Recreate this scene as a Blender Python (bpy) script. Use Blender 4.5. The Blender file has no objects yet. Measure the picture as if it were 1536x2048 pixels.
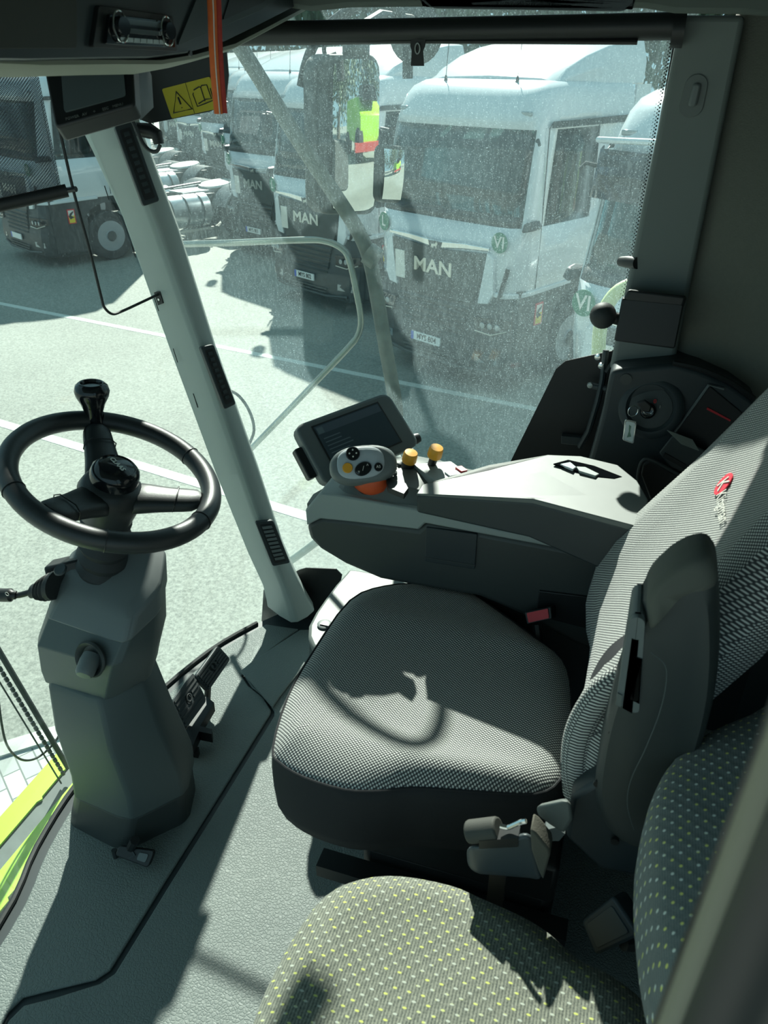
import bpy, bmesh, math, random
from math import sin, cos, pi, radians, sqrt
from mathutils import Vector, Matrix
random.seed(7)
S = bpy.context.scene
V = Vector
# ------------------------------------------------------------------ camera
TH, YAW, FPX = radians(30.4), radians(18.0), 1538.0
camd = bpy.data.cameras.new('camera')
cam = bpy.data.objects.new('camera', camd); S.collection.objects.link(cam)
cam.location = (0, 0, 1.5); cam.rotation_euler = (radians(90) - TH, 0, YAW)
camd.sensor_fit = 'HORIZONTAL'; camd.sensor_width = 36; camd.lens = 36 * FPX / 1536
camd.clip_start = 0.02; camd.clip_end = 400
camd.dof.use_dof = True; camd.dof.focus_distance = 2.4; camd.dof.aperture_fstop = 13
S.camera = cam
# ------------------------------------------------------------------ light
SUN_AZ, SUN_EL, SUN_E, SKY_E = radians(20.0), radians(38.5), 12.8, 0.70
w = bpy.data.worlds.new('world'); S.world = w; w.use_nodes = True
bg = w.node_tree.nodes['Background']
bg.inputs[0].default_value = (0.48, 0.82, 0.94, 1); bg.inputs[1].default_value = SKY_E
sd = bpy.data.lights.new('sun', 'SUN'); sun = bpy.data.objects.new('sun', sd); S.collection.objects.link(sun)
sd.energy = SUN_E; sd.angle = radians(0.9); sd.color = (1.0, 0.99, 0.90)
tosun = V((-sin(SUN_AZ) * cos(SUN_EL), cos(SUN_AZ) * cos(SUN_EL), sin(SUN_EL)))
sun.rotation_euler = tosun.to_track_quat('Z', 'Y').to_euler(); sun.location = (-4, 9, 9)
S.view_settings.view_transform = 'Standard'; S.view_settings.look = 'None'
S.view_settings.exposure = 0.0; S.view_settings.gamma = 1.0
G = -2.25                                                        # the ground lies 2.25 m below the cab floor

# ------------------------------------------------------------------ measuring helpers (a sight line met with a plane)
RV = V((cos(YAW), sin(YAW), 0)); F0 = V((-sin(YAW), cos(YAW), 0))
FW = F0 * cos(TH) - V((0, 0, sin(TH))); UP = F0 * sin(TH) + V((0, 0, cos(TH))); C0 = V((0, 0, 1.5))
def ray(x, y): return FW + RV * ((x - 768) / FPX) - UP * ((y - 1024) / FPX)
def PZ(x, y, h): d = ray(x, y); return C0 + d * ((h - 1.5) / d.z)
def PY(x, y, Y): d = ray(x, y); return C0 + d * (Y / d.y)
def PX(x, y, X): d = ray(x, y); return C0 + d * (X / d.x)
def PD(x, y, t): return C0 + ray(x, y) * t

# ------------------------------------------------------------------ materials
MATS = {}
def newmat(name):
    m = bpy.data.materials.new(name); m.use_nodes = True
    nt = m.node_tree; return m, nt, nt.nodes['Principled BSDF'], nt.nodes['Material Output']
def nd(nt, t, **k):
    n = nt.nodes.new(t)
    for a, b in k.items():
        if a.startswith('i_'): n.inputs[a[2:].replace('_', ' ')].default_value = b
        else: setattr(n, a, b)
    return n
def plain(name, col, rough=.5, metal=0, bump=None, var=0, vscale=6, coat=0, spec=None, emit=None):
    if name in MATS: return MATS[name]
    m, nt, p, o = newmat(name)
    p.inputs['Base Color'].default_value = (*col, 1); p.inputs['Roughness'].default_value = rough
    p.inputs['Metallic'].default_value = metal
    if coat: p.inputs['Coat Weight'].default_value = coat
    if spec is not None: p.inputs['Specular IOR Level'].default_value = spec
    if emit: p.inputs['Emission Color'].default_value = (*emit[:3], 1); p.inputs['Emission Strength'].default_value = emit[3]
    tc = nd(nt, 'ShaderNodeTexCoord')
    if var:
        n = nd(nt, 'ShaderNodeTexNoise', i_Scale=vscale, i_Detail=6.0)
        r = nd(nt, 'ShaderNodeMapRange'); r.inputs[3].default_value = 1 - var; r.inputs[4].default_value = 1 + var
        mx = nd(nt, 'ShaderNodeMix', data_type='RGBA', blend_type='MULTIPLY'); mx.inputs[0].default_value = 1
        mx.inputs[6].default_value = (*col, 1)
        nt.links.new(tc.outputs['Object'], n.inputs['Vector']); nt.links.new(n.outputs[0], r.inputs[0])
        nt.links.new(r.outputs[0], mx.inputs[7]); nt.links.new(mx.outputs[2], p.inputs['Base Color'])
    if bump:
        n = nd(nt, 'ShaderNodeTexNoise', i_Scale=bump[0], i_Detail=3.0); b = nd(nt, 'ShaderNodeBump', i_Strength=bump[1], i_Distance=bump[2] if len(bump) > 2 else .002)
        nt.links.new(tc.outputs['Object'], n.inputs['Vector']); nt.links.new(n.outputs[0], b.inputs['Height']); nt.links.new(b.outputs[0], p.inputs['Normal'])
    MATS[name] = m; return m
def mth(nt, op, a, b=None, c=None):
    n = nd(nt, 'ShaderNodeMath', operation=op)
    for i, v in enumerate((a, b, c)):
        if v is None: continue
        if isinstance(v, (int, float)): n.inputs[i].default_value = v
        else: nt.links.new(v, n.inputs[i])
    return n.outputs[0]
def glass(name, tint, dust, speck, dustcol=(.58, .78, .82), gl=1.0, streak=True):
    m, nt, p, o = newmat(name); nt.nodes.remove(p)
    tr = nd(nt, 'ShaderNodeBsdfTransparent'); tr.inputs[0].default_value = (*tint, 1)
    go = nd(nt, 'ShaderNodeBsdfGlossy'); go.inputs['Roughness'].default_value = .01
    fr = nd(nt, 'ShaderNodeFresnel'); fr.inputs[0].default_value = 1.45
    m1 = nd(nt, 'ShaderNodeMixShader'); nt.links.new(mth(nt, 'MULTIPLY', fr.outputs[0], .5 * gl), m1.inputs[0])
    nt.links.new(tr.outputs[0], m1.inputs[1]); nt.links.new(go.outputs[0], m1.inputs[2])
    tl = nd(nt, 'ShaderNodeBsdfTranslucent'); tl.inputs[0].default_value = (*dustcol, 1)
    df = nd(nt, 'ShaderNodeBsdfDiffuse'); df.inputs[0].default_value = (*dustcol, 1)
    m2 = nd(nt, 'ShaderNodeMixShader'); m2.inputs[0].default_value = .35
    nt.links.new(tl.outputs[0], m2.inputs[1]); nt.links.new(df.outputs[0], m2.inputs[2])
    tc = nd(nt, 'ShaderNodeTexCoord')
    n1 = nd(nt, 'ShaderNodeTexNoise', i_Scale=380.0, i_Detail=2.0); n2 = nd(nt, 'ShaderNodeTexNoise', i_Scale=2.2, i_Detail=4.0)
    mp = nd(nt, 'ShaderNodeMapping'); mp.inputs['Scale'].default_value = (1, 1, .3)
    n3 = nd(nt, 'ShaderNodeTexNoise', i_Scale=170.0, i_Detail=2.0)
    for n in (n1, n2): nt.links.new(tc.outputs['Object'], n.inputs['Vector'])
    nt.links.new(tc.outputs['Object'], mp.inputs['Vector']); nt.links.new(mp.outputs[0], n3.inputs['Vector'])
    s1 = nd(nt, 'ShaderNodeMapRange', interpolation_type='SMOOTHSTEP'); s1.inputs[1].default_value = .60; s1.inputs[2].default_value = .74
    nt.links.new(n1.outputs[0], s1.inputs[0])
    s2 = nd(nt, 'ShaderNodeMapRange'); s2.inputs[1].default_value = .35; s2.inputs[2].default_value = .7; s2.inputs[3].default_value = .55; s2.inputs[4].default_value = 1.5
    nt.links.new(n2.outputs[0], s2.inputs[0])
    s3 = nd(nt, 'ShaderNodeMapRange', interpolation_type='SMOOTHSTEP'); s3.inputs[1].default_value = .45; s3.inputs[2].default_value = .72
    nt.links.new(n3.outputs[0], s3.inputs[0])
    a = mth(nt, 'MULTIPLY', s2.outputs[0], dust)
    b = mth(nt, 'MULTIPLY', mth(nt, 'MULTIPLY', s1.outputs[0], s2.outputs[0]), speck)
    c = mth(nt, 'MULTIPLY', s3.outputs[0], dust * .8 if streak else 0)
    f = mth(nt, 'ADD', mth(nt, 'ADD', a, b), c)
    m3 = nd(nt, 'ShaderNodeMixShader'); nt.links.new(f, m3.inputs[0]); nt.links.new(m1.outputs[0], m3.inputs[1]); nt.links.new(m2.outputs[0], m3.inputs[2])
    nt.links.new(m3.outputs[0], o.inputs[0]); MATS[name] = m; return m
def dotfabric(name, base, dot, p1, p2, thr, soft, base2=None, rib=0, dot2=None, rough=.9, dash=None):
    m, nt, p, o = newmat(name)
    uv = nd(nt, 'ShaderNodeUVMap'); sp = nd(nt, 'ShaderNodeSeparateXYZ'); nt.links.new(uv.outputs[0], sp.inputs[0])
    su = mth(nt, 'SINE', mth(nt, 'MULTIPLY', sp.outputs[0], 2 * pi / p1)); sv = mth(nt, 'SINE', mth(nt, 'MULTIPLY', sp.outputs[1], 2 * pi / p2))
    pr = mth(nt, 'MULTIPLY', su, sv)
    mr = nd(nt, 'ShaderNodeMapRange', interpolation_type='SMOOTHSTEP'); mr.inputs[1].default_value = thr - soft; mr.inputs[2].default_value = thr + soft
    if dash:
        a = mth(nt, 'MULTIPLY', mth(nt, 'SUBTRACT', 1.0, mth(nt, 'ABSOLUTE', su)), dash[0]); b_ = mth(nt, 'MULTIPLY', mth(nt, 'SUBTRACT', 1.0, mth(nt, 'ABSOLUTE', sv)), dash[1])
        nt.links.new(mth(nt, 'MULTIPLY', mth(nt, 'SUBTRACT', 2.0, mth(nt, 'ADD', a, b_)), mth(nt, 'GREATER_THAN', pr, 0.0)), mr.inputs[0])
    else: nt.links.new(pr, mr.inputs[0])
    mx = nd(nt, 'ShaderNodeMix', data_type='RGBA'); nt.links.new(mr.outputs[0], mx.inputs[0])
    mx.inputs[6].default_value = (*base, 1); mx.inputs[7].default_value = (*dot, 1)
    if rib:
        rb = mth(nt, 'SINE', mth(nt, 'MULTIPLY', sp.outputs[0], 2 * pi / rib))
        tc = nd(nt, 'ShaderNodeTexCoord'); nz = nd(nt, 'ShaderNodeTexNoise', i_Scale=420.0, i_Detail=2.0); nt.links.new(tc.outputs['Object'], nz.inputs['Vector'])
        mb = nd(nt, 'ShaderNodeMix', data_type='RGBA'); mb.inputs[6].default_value = (*base, 1); mb.inputs[7].default_value = (*base2, 1)
        fac = mth(nt, 'ADD', mth(nt, 'MULTIPLY', mth(nt, 'ADD', mth(nt, 'MULTIPLY', rb, .5), .5), .5), mth(nt, 'MULTIPLY', mth(nt, 'SUBTRACT', nz.outputs[0], .35), 1.2))
        nt.links.new(mth(nt, 'MINIMUM', mth(nt, 'MAXIMUM', fac, 0), 1), mb.inputs[0]); nt.links.new(mb.outputs[2], mx.inputs[6])
        n4 = nd(nt, 'ShaderNodeTexNoise', i_Scale=70.0, i_Detail=0.0); nt.links.new(tc.outputs['Object'], n4.inputs['Vector'])
        md = nd(nt, 'ShaderNodeMix', data_type='RGBA'); md.inputs[6].default_value = (*dot, 1); md.inputs[7].default_value = (*dot2, 1)
        r4 = nd(nt, 'ShaderNodeMapRange'); r4.inputs[1].default_value = .44; r4.inputs[2].default_value = .56; nt.links.new(n4.outputs[0], r4.inputs[0])
        nt.links.new(r4.outputs[0], md.inputs[0]); nt.links.new(md.outputs[2], mx.inputs[7])
    nt.links.new(mx.outputs[2], p.inputs['Base Color']); p.inputs['Roughness'].default_value = rough
    p.inputs['Specular IOR Level'].default_value = .25; p.inputs['Sheen Weight'].default_value = .15
    b = nd(nt, 'ShaderNodeBump', i_Strength=.5, i_Distance=.0008); nt.links.new(pr, b.inputs['Height']); nt.links.new(b.outputs[0], p.inputs['Normal'])
    MATS[name] = m; return m
M_light = plain('light_grey_plastic', (.31, .355, .34), .5, bump=(900, .12, .0005))
M_mid = plain('mid_grey_plastic', (.135, .155, .155), .5, bump=(900, .15, .0005))
M_col = plain('column_plastic', (.075, .095, .095), .5, bump=(1100, .2, .0005))
M_arm = plain('armrest_grey', (.125, .142, .134), .5, bump=(900, .15, .0005))
M_trim = plain('trim_grey', (.27, .31, .30), .5, bump=(900, .12, .0005))
M_post = plain('post_grey', (.15, .175, .168), .6, bump=(900, .12, .0005))
M_dark = plain('dark_plastic', (.024, .034, .038), .5, bump=(900, .2, .0005))
M_body = plain('console_dark', (.040, .048, .047), .5, bump=(900, .2, .0005))
M_black = plain('black', (.010, .012, .013), .45)
M_rubber = plain('rubber', (.022, .026, .027), .6, bump=(500, .2, .0008))
M_leather = plain('wheel_leather', (.020, .025, .027), .42, bump=(700, .25, .0008))
M_gloss = plain('black_gloss', (.008, .010, .012), .12)
M_chrome = plain('chrome', (.75, .78, .78), .12, metal=1)
M_steel = plain('worn_steel', (.35, .38, .37), .38, metal=.8, var=.25, vscale=60)
M_pipe = plain('dusty_pipe', (.14, .16, .145), .5, metal=.3, var=.35, vscale=40)
M_yellow = plain('yellow_knob', (.78, .36, .03), .4)
M_orange = plain('orange_plastic', (.62, .085, .02), .5)
M_red = plain('red_plastic', (.55, .02, .03), .45)
M_lime = plain('lime_paint', (.33, .60, .04), .4, var=.06, vscale=9)
M_white = plain('white_paint', (.58, .63, .65), .22, coat=.5, var=.04, vscale=2)
M_tdark = plain('truck_dark', (.028, .034, .036), .45, var=.25, vscale=12)
M_tdark2 = plain('truck_grille', (.05, .056, .054), .5, var=.2, vscale=10)
M_silver = plain('silver_letter', (.62, .62, .56), .35, metal=.6)
M_tyre = plain('tyre', (.02, .022, .023), .8, var=.2)
M_rim = plain('wheel_rim', (.28, .31, .33), .45, metal=.3)
M_alu = plain('aluminium_tank', (.55, .60, .62), .3, metal=.8, var=.2, vscale=8)
M_green = plain('badge_green', (.01, .17, .09), .4)
M_plate = plain('plate_white', (.72, .74, .72), .4)
M_blue = plain('plate_blue', (.02, .08, .5), .4)
M_lamp = plain('lamp_glass', (.3, .34, .35), .1, metal=.4)
M_int = plain('truck_interior', (.03, .036, .036), .8)
M_wsign = plain('sticker_white', (.7, .68, .62), .5)
M_syel = plain('sticker_yellow', (.72, .55, .02), .45)
M_cloth = plain('panel_cloth', (.19, .195, .165), .9, bump=(350, .4, .001), var=.08, vscale=120)
M_head = plain('headliner', (.10, .12, .11), .85, bump=(300, .3, .001))
M_overhead = plain('overhead_console', (.030, .042, .048), .45)
M_tan = plain('beige_trim', (.22, .215, .165), .7)
M_screen = plain('screen', (.05, .07, .085), .08)
M_screen2 = plain('monitor_screen', (.10, .125, .13), .12)
M_paper = plain('paper', (.6, .64, .62), .7)
M_side = plain('seat_side_cloth', (.012, .014, .017), .85, bump=(500, .3, .0008), var=.1, vscale=40)
M_seat = dotfabric('seat_fabric', (.055, .060, .064), (.66, .67, .63), .0066, .0056, .22, .25)
M_pass = dotfabric('passenger_fabric', (.060, .070, .062), (.50, .53, .15), .0185, .020, 1.15, .2, base2=(.29, .30, .24), rib=.0042, dot2=(.40, .43, .37), dash=(1.9, 9.0))
M_passb = dotfabric('passenger_back_fabric', (.10, .125, .125), (.62, .64, .18), .018, .016, .80, .08, base2=(.17, .195, .19), rib=.003, dot2=(.60, .66, .62))
G_side = glass('side_glass', (.94, .98, .965), .036, .24)
G_front = glass('front_glass', (.93, .975, .96), .012, .05, gl=.55)
G_truck = glass('truck_glass', (.55, .72, .72), .05, .0, gl=2.6)
G_tside = glass('truck_side_glass', (.30, .38, .38), .012, .0, gl=1.6)
G_visor = glass('visor_glass', (.30, .35, .42), .02, .0, gl=2)
def mk_floor():
    m, nt, p, o = newmat('floor_mat')
    tc = nd(nt, 'ShaderNodeTexCoord'); v = nd(nt, 'ShaderNodeTexVoronoi', i_Scale=150.0, i_Randomness=1.0); v.feature = 'DISTANCE_TO_EDGE'
    n = nd(nt, 'ShaderNodeTexNoise', i_Scale=5.0, i_Detail=6.0)
    nt.links.new(tc.outputs['Object'], v.inputs['Vector']); nt.links.new(tc.outputs['Object'], n.inputs['Vector'])
    mr = nd(nt, 'ShaderNodeMapRange', interpolation_type='SMOOTHSTEP'); mr.inputs[2].default_value = .22; nt.links.new(v.outputs['Distance'], mr.inputs[0])
    b = nd(nt, 'ShaderNodeBump', i_Strength=.6, i_Distance=.0010); nt.links.new(mr.outputs[0], b.inputs['Height']); nt.links.new(b.outputs[0], p.inputs['Normal'])
    cr = nd(nt, 'ShaderNodeMix', data_type='RGBA'); cr.inputs[6].default_value = (.13, .155, .15, 1); cr.inputs[7].default_value = (.19, .22, .205, 1)
    nt.links.new(n.outputs[0], cr.inputs[0]); nt.links.new(cr.outputs[2], p.inputs['Base Color']); p.inputs['Roughness'].default_value = .6
    return m
M_floor = mk_floor()
def mk_asphalt():
    m, nt, p, o = newmat('asphalt'); tc = nd(nt, 'ShaderNodeTexCoord')
    n1 = nd(nt, 'ShaderNodeTexNoise', i_Scale=34.0, i_Detail=8.0, i_Roughness=.75); n2 = nd(nt, 'ShaderNodeTexNoise', i_Scale=.5, i_Detail=5.0)
    for n in (n1, n2): nt.links.new(tc.outputs['Object'], n.inputs['Vector'])
    a = nd(nt, 'ShaderNodeMix', data_type='RGBA'); a.inputs[6].default_value = (.115, .13, .115, 1); a.inputs[7].default_value = (.40, .43, .38, 1)
    r = nd(nt, 'ShaderNodeMapRange'); r.inputs[1].default_value = .3; r.inputs[2].default_value = .7; nt.links.new(n1.outputs[0], r.inputs[0]); nt.links.new(r.outputs[0], a.inputs[0])
    b = nd(nt, 'ShaderNodeMix', data_type='RGBA', blend_type='MULTIPLY'); b.inputs[0].default_value = .35
    nt.links.new(a.outputs[2], b.inputs[6]); nt.links.new(n2.outputs[0], b.inputs[7]); nt.links.new(b.outputs[2], p.inputs['Base Color'])
    p.inputs['Roughness'].default_value = .85; return m
M_asph = mk_asphalt()
M_line = plain('line_paint', (.50, .54, .50), .7, var=.22, vscale=30)
def mk_paving():
    m, nt, p, o = newmat('paving'); tc = nd(nt, 'ShaderNodeTexCoord'); b = nd(nt, 'ShaderNodeTexBrick', i_Scale=2.4)
    mp = nd(nt, 'ShaderNodeMapping'); mp.inputs['Rotation'].default_value = (0, 0, .6); nt.links.new(tc.outputs['Object'], mp.inputs[0]); nt.links.new(mp.outputs[0], b.inputs['Vector'])
    b.inputs['Color1'].default_value = (.30, .33, .31, 1); b.inputs['Color2'].default_value = (.52, .55, .52, 1); b.inputs['Mortar'].default_value = (.15, .17, .16, 1)
    b.inputs['Mortar Size'].default_value = .012; b.inputs['Bias'].default_value = -.1
    nt.links.new(b.outputs[0], p.inputs['Base Color']); p.inputs['Roughness'].default_value = .85; return m
M_pave = mk_paving()
def mk_mesh():
    m, nt, p, o = newmat('sunshade_mesh'); nt.nodes.remove(p); uv = nd(nt, 'ShaderNodeUVMap'); sp = nd(nt, 'ShaderNodeSeparateXYZ'); nt.links.new(uv.outputs[0], sp.inputs[0])
    pr = mth(nt, 'MULTIPLY', mth(nt, 'SINE', mth(nt, 'MULTIPLY', sp.outputs[0], 2 * pi / .0050)), mth(nt, 'SINE', mth(nt, 'MULTIPLY', sp.outputs[1], 2 * pi / .0050)))
    f = mth(nt, 'GREATER_THAN', pr, -.05)
    d = nd(nt, 'ShaderNodeBsdfDiffuse'); d.inputs[0].default_value = (.22, .25, .28, 1)
    t = nd(nt, 'ShaderNodeBsdfTransparent'); t.inputs[0].default_value = (.75, .75, .75, 1); t2 = nd(nt, 'ShaderNodeBsdfTransparent'); t2.inputs[0].default_value = (.3, .3, .33, 1)
    m1 = nd(nt, 'ShaderNodeMixShader'); m1.inputs[0].default_value = .55; nt.links.new(t2.outputs[0], m1.inputs[1]); nt.links.new(d.outputs[0], m1.inputs[2])
    mx = nd(nt, 'ShaderNodeMixShader'); nt.links.new(f, mx.inputs[0]); nt.links.new(m1.outputs[0], mx.inputs[1]); nt.links.new(t.outputs[0], mx.inputs[2]); nt.links.new(mx.outputs[0], o.inputs[0]); return m
M_mesh = mk_mesh()
M_leaf = plain('leaf', (.085, .13, .08), .6, var=.45, vscale=1.2)
M_bark = plain('bark', (.08, .07, .05), .9)

# ------------------------------------------------------------------ objects
ORG = {}
def thing(name, label, cat, loc=(0, 0, 0), group=None, kind=None):
    o = bpy.data.objects.new(name, None); S.collection.objects.link(o); o.location = loc; o.empty_display_size = .05
    ORG[o] = V(loc)
    if kind: o['kind'] = kind
    else:
        o['label'] = label; o['category'] = cat
    if kind and label: o['label'] = label
    if group: o['group'] = group
    return o
def tag(o, label, cat, group=None):
    o['label'] = label; o['category'] = cat
    if group: o['group'] = group
    return o
def struct(o, label=None):
    o['kind'] = 'structure'
    if label: o['label'] = label
    return o
def catmull(P, n=6, closed=False):
    P = [V(p) for p in P]; out = []; N = len(P)
    rng = range(N) if closed else range(N - 1)
    for i in rng:
        if closed: a, b, c, d = P[i - 1], P[i], P[(i + 1) % N], P[(i + 2) % N]
        else: a, b, c, d = P[max(i - 1, 0)], P[i], P[i + 1], P[min(i + 2, N - 1)]
        for k in range(n):
            t = k / n
            out.append(.5 * ((2 * b) + (c - a) * t + (2 * a - 5 * b + 4 * c - d) * t * t + (3 * b - a - 3 * c + d) * t ** 3))
    if not closed: out.append(P[-1])
    return out
class MB:
    def __init__(s): s.bm = bmesh.new()
    def face(s, pts):
        try: s.bm.faces.new([s.bm.verts.new(p) for p in pts])
        except ValueError: pass
        return s
    def rings(s, R, closed=True, cap=(True, True), skip=None):
        vs = [[s.bm.verts.new(p) for p in r] for r in R]; n = len(R[0])
        for i in range(len(R) - 1):
            for j in range(n if closed else n - 1):
                if skip and skip(i, j): continue
                k = (j + 1) % n
                s.bm.faces.new((vs[i][j], vs[i][k], vs[i + 1][k], vs[i + 1][j]))
        if cap[0]: s.bm.faces.new(list(reversed(vs[0])))
        if cap[1]: s.bm.faces.new(vs[-1])
        return s
    def prism(s, pts, vec):
        pts = [V(p) for p in pts]; vec = V(vec); return s.rings([pts, [p + vec for p in pts]])
    def box(s, c, d, M=None):
        c = V(c); x, y, z = [k / 2 for k in d]; M = M or Matrix.Identity(3)
        r = lambda zz: [c + M @ V((a * x, b * y, zz)) for a, b in ((-1, -1), (1, -1), (1, 1), (-1, 1))]
        return s.rings([r(-z), r(z)])
    def tube(s, P, r, seg=10, closed=False, cap=True, flat=1.0, ref=None):
        P = [V(p) for p in P]; R = []; N = len(P); prev = None
        for i, p in enumerate(P):
            if closed: t = P[(i + 1) % N] - P[i - 1]
            else: t = P[min(i + 1, N - 1)] - P[max(i - 1, 0)]
            t.normalize()
            if prev is None:
                a = V(ref) if ref else (V((0, 0, 1)) if abs(t.z) < .9 else V((1, 0, 0)))
            else: a = prev
            a = (a - t * a.dot(t)).normalized(); prev = a; b = t.cross(a)
            rr = r[i] if isinstance(r, (list, tuple)) else r
            R.append([p + a * (cos(2 * pi * k / seg) * rr) + b * (sin(2 * pi * k / seg) * rr * flat) for k in range(seg)])
        if closed:
            R.append(R[0]); s.rings(R, cap=(False, False)); bmesh.ops.remove_doubles(s.bm, verts=s.bm.verts, dist=1e-6)
        else: s.rings(R, cap=(cap, cap))
        return s
    def cyl(s, a, b, r, seg=16, r2=None): return s.tube([a, b], [r, r if r2 is None else r2], seg)
    def lathe(s, prof, o, ax, seg=24, sx=1.0, ref=None):
        o = V(o); ax = V(ax).normalized(); a = V(ref) if ref else (V((0, 0, 1)) if abs(ax.z) < .9 else V((1, 0, 0)))
        a = (a - ax * a.dot(ax)).normalized(); b = ax.cross(a)
        return s.rings([[o + ax * z + a * (cos(2 * pi * k / seg) * r * sx) + b * (sin(2 * pi * k / seg) * r) for k in range(seg)] for r, z in prof])
    def build(s, name, m, parent=None, bevel=0, sub=0, ang=40, local=False, uv=None, solid=0, label=None, bseg=2):
        bmesh.ops.recalc_face_normals(s.bm, faces=s.bm.faces)
        me = bpy.data.meshes.new(name); s.bm.to_mesh(me); s.bm.free()
        o = bpy.data.objects.new(name, me); S.collection.objects.link(o)
        if uv:
            a, b = V(uv[0]), V(uv[1]); L = me.uv_layers.new(name='UVMap')
            for l in me.loops: c = me.vertices[l.vertex_index].co; L.data[l.index].uv = (c.dot(a), c.dot(b))
        if parent is not None:
            o.parent = parent; ORG[o] = ORG[parent]
            if not local: me.transform(Matrix.Translation(-ORG[parent]))
        else:
            n = len(me.vertices); c = sum((v.co for v in me.vertices), V()) / n; c.z = min(v.co.z for v in me.vertices)
            me.transform(Matrix.Translation(-c)); o.location = c; ORG[o] = c
        me.materials.append(m)
        for p in me.polygons: p.use_smooth = True
        me.set_sharp_from_angle(angle=radians(ang))
        if solid: md = o.modifiers.new('solid', 'SOLIDIFY'); md.thickness = solid; md.offset = 0
        if bevel: md = o.modifiers.new('bevel', 'BEVEL'); md.width = bevel; md.segments = bseg; md.limit_method = 'ANGLE'; md.angle_limit = radians(30)
        if sub: md = o.modifiers.new('sub', 'SUBSURF'); md.levels = sub; md.render_levels = sub
        if label: o['label'] = label
        return o
class Quad:
    """flat frame from four corners: top-left, top-right, bottom-right, bottom-left; w points at the viewer side"""
    def __init__(s, A, B, C, D, face=None):
        s.A, s.B, s.C, s.D = map(V, (A, B, C, D)); s.n = (s.B - s.A).cross(s.D - s.A).normalized()
        if s.n.dot(V(face if face else C0) - s.A) < 0: s.n = -s.n
    def hit(s, x, y, w=0):
        d = ray(x, y); return C0 + d * ((s.A + s.n * w - C0).dot(s.n) / d.dot(s.n))
    def p(s, u, v, w=0): return (s.A * (1 - u) + s.B * u) * (1 - v) + (s.D * (1 - u) + s.C * u) * v + s.n * w
    def outline(s, u0, v0, u1, v1, r=0, k=4):
        if not r: return [(u0, v0), (u1, v0), (u1, v1), (u0, v1)]
        W = (s.B - s.A).length; H = (s.D - s.A).length; ru, rv = r / W, r / H; out = []
        for cx, cy, a0 in ((u1 - ru, v0 + rv, -90), (u1 - ru, v1 - rv, 0), (u0 + ru, v1 - rv, 90), (u0 + ru, v0 + rv, 180)):
            for i in range(k + 1): a = radians(a0 + 90 * i / k); out.append((cx + ru * cos(a), cy + rv * sin(a)))
        return out
    def panel(s, mb, u0, v0, u1, v1, w0, w1, r=0):
        o = s.outline(u0, v0, u1, v1, r); mb.rings([[s.p(u, v, w0) for u, v in o], [s.p(u, v, w1) for u, v in o]]); return mb
    def poly(s, mb, pts, w0, w1): return mb.rings([[s.p(u, v, w0) for u, v in pts], [s.p(u, v, w1) for u, v in pts]])
    def text(s, name, body, m, parent, u, v, size, w=.001, ext=.0006, shear=0, bold=0, sxy=1, local=False, align='CENTER'):
        e1 = (s.B - s.A).normalized(); e2 = -(s.D - s.A); e2 = (e2 - e1 * e2.dot(e1)).normalized()
        return text(name, body, m, parent, s.p(u, v, w), e1, e2, size, ext, shear, bold, sxy, local, align)
def text(name, body, m, parent, o, e1, e2, size, ext=.0006, shear=0, bold=0, sxy=1, local=False, align='CENTER'):
    c = bpy.data.curves.new(name, 'FONT'); c.body = body; c.size = size; c.extrude = ext; c.align_x = align; c.align_y = 'CENTER'; c.shear = shear; c.offset = bold; c.resolution_u = 3
    t = bpy.data.objects.new('tmp', c); S.collection.objects.link(t); dg = bpy.context.evaluated_depsgraph_get()
    me = bpy.data.meshes.new_from_object(t.evaluated_get(dg)); bpy.data.objects.remove(t); bpy.data.curves.remove(c)
    e1 = V(e1).normalized(); e2 = V(e2).normalized(); n = e1.cross(e2)
    M = Matrix.Translation(V(o)) @ Matrix((e1 * sxy, e2, n)).transposed().to_4x4(); me.transform(M)
    if sxy < 0: me.flip_normals()
    ob = bpy.data.objects.new(name, me); me.name = name; S.collection.objects.link(ob); me.materials.clear(); me.materials.append(m)
    if parent is not None:
        ob.parent = parent; ORG[ob] = ORG[parent]
        if not local: me.transform(Matrix.Translation(-ORG[parent]))
    return ob
def scaled(ring, s, z=None, dz=0):
    c = sum(ring, V()) / len(ring)
    out = []
    for p in ring:
        q = c + (p - c) * s
        q.z = (z if z is not None else p.z) + dz; out.append(q)
    return out

# ================================================================== STRUCTURE: ground, cab shell
struct(MB().box((-5, 22, G - .05), (120, 120, .1)).build('ground', M_asph))
gr = bpy.data.objects['ground']
def gline(p, q, wd=.12):
    a, b = PZ(*p, G), PZ(*q, G); d = (b - a).normalized(); a = a - d * 3; b = b + d * 4; n = V((-d.y, d.x, 0)) * wd / 2
    MB().prism([a - n, b - n, b + n, a + n], (0, 0, .004)).build('painted_line', M_line, gr)
gline((0, 607), (1080, 820)); gline((0, 846), (610, 1032), .14)
a0, a1 = PZ(0, 1492, G), PZ(112, 1458, G); d = (a1 - a0).normalized(); nn = V((d.y, -d.x, 0))
MB().prism([a0 - d * 6, a1 + d * 1.5, a1 + d * 1.5 + nn * 6, a0 - d * 6 + nn * 6], (0, 0, .012)).build('paving', M_pave, gr, label='light block paving beside the asphalt')
MB().prism([a0 - d * 6, a1 + d * 1.5, a1 + d * 1.5 + nn * .12, a0 - d * 6 + nn * .12], (0, 0, .03)).build('kerb', plain('kerb', (.42, .45, .41), .85, var=.1), gr)

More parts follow.
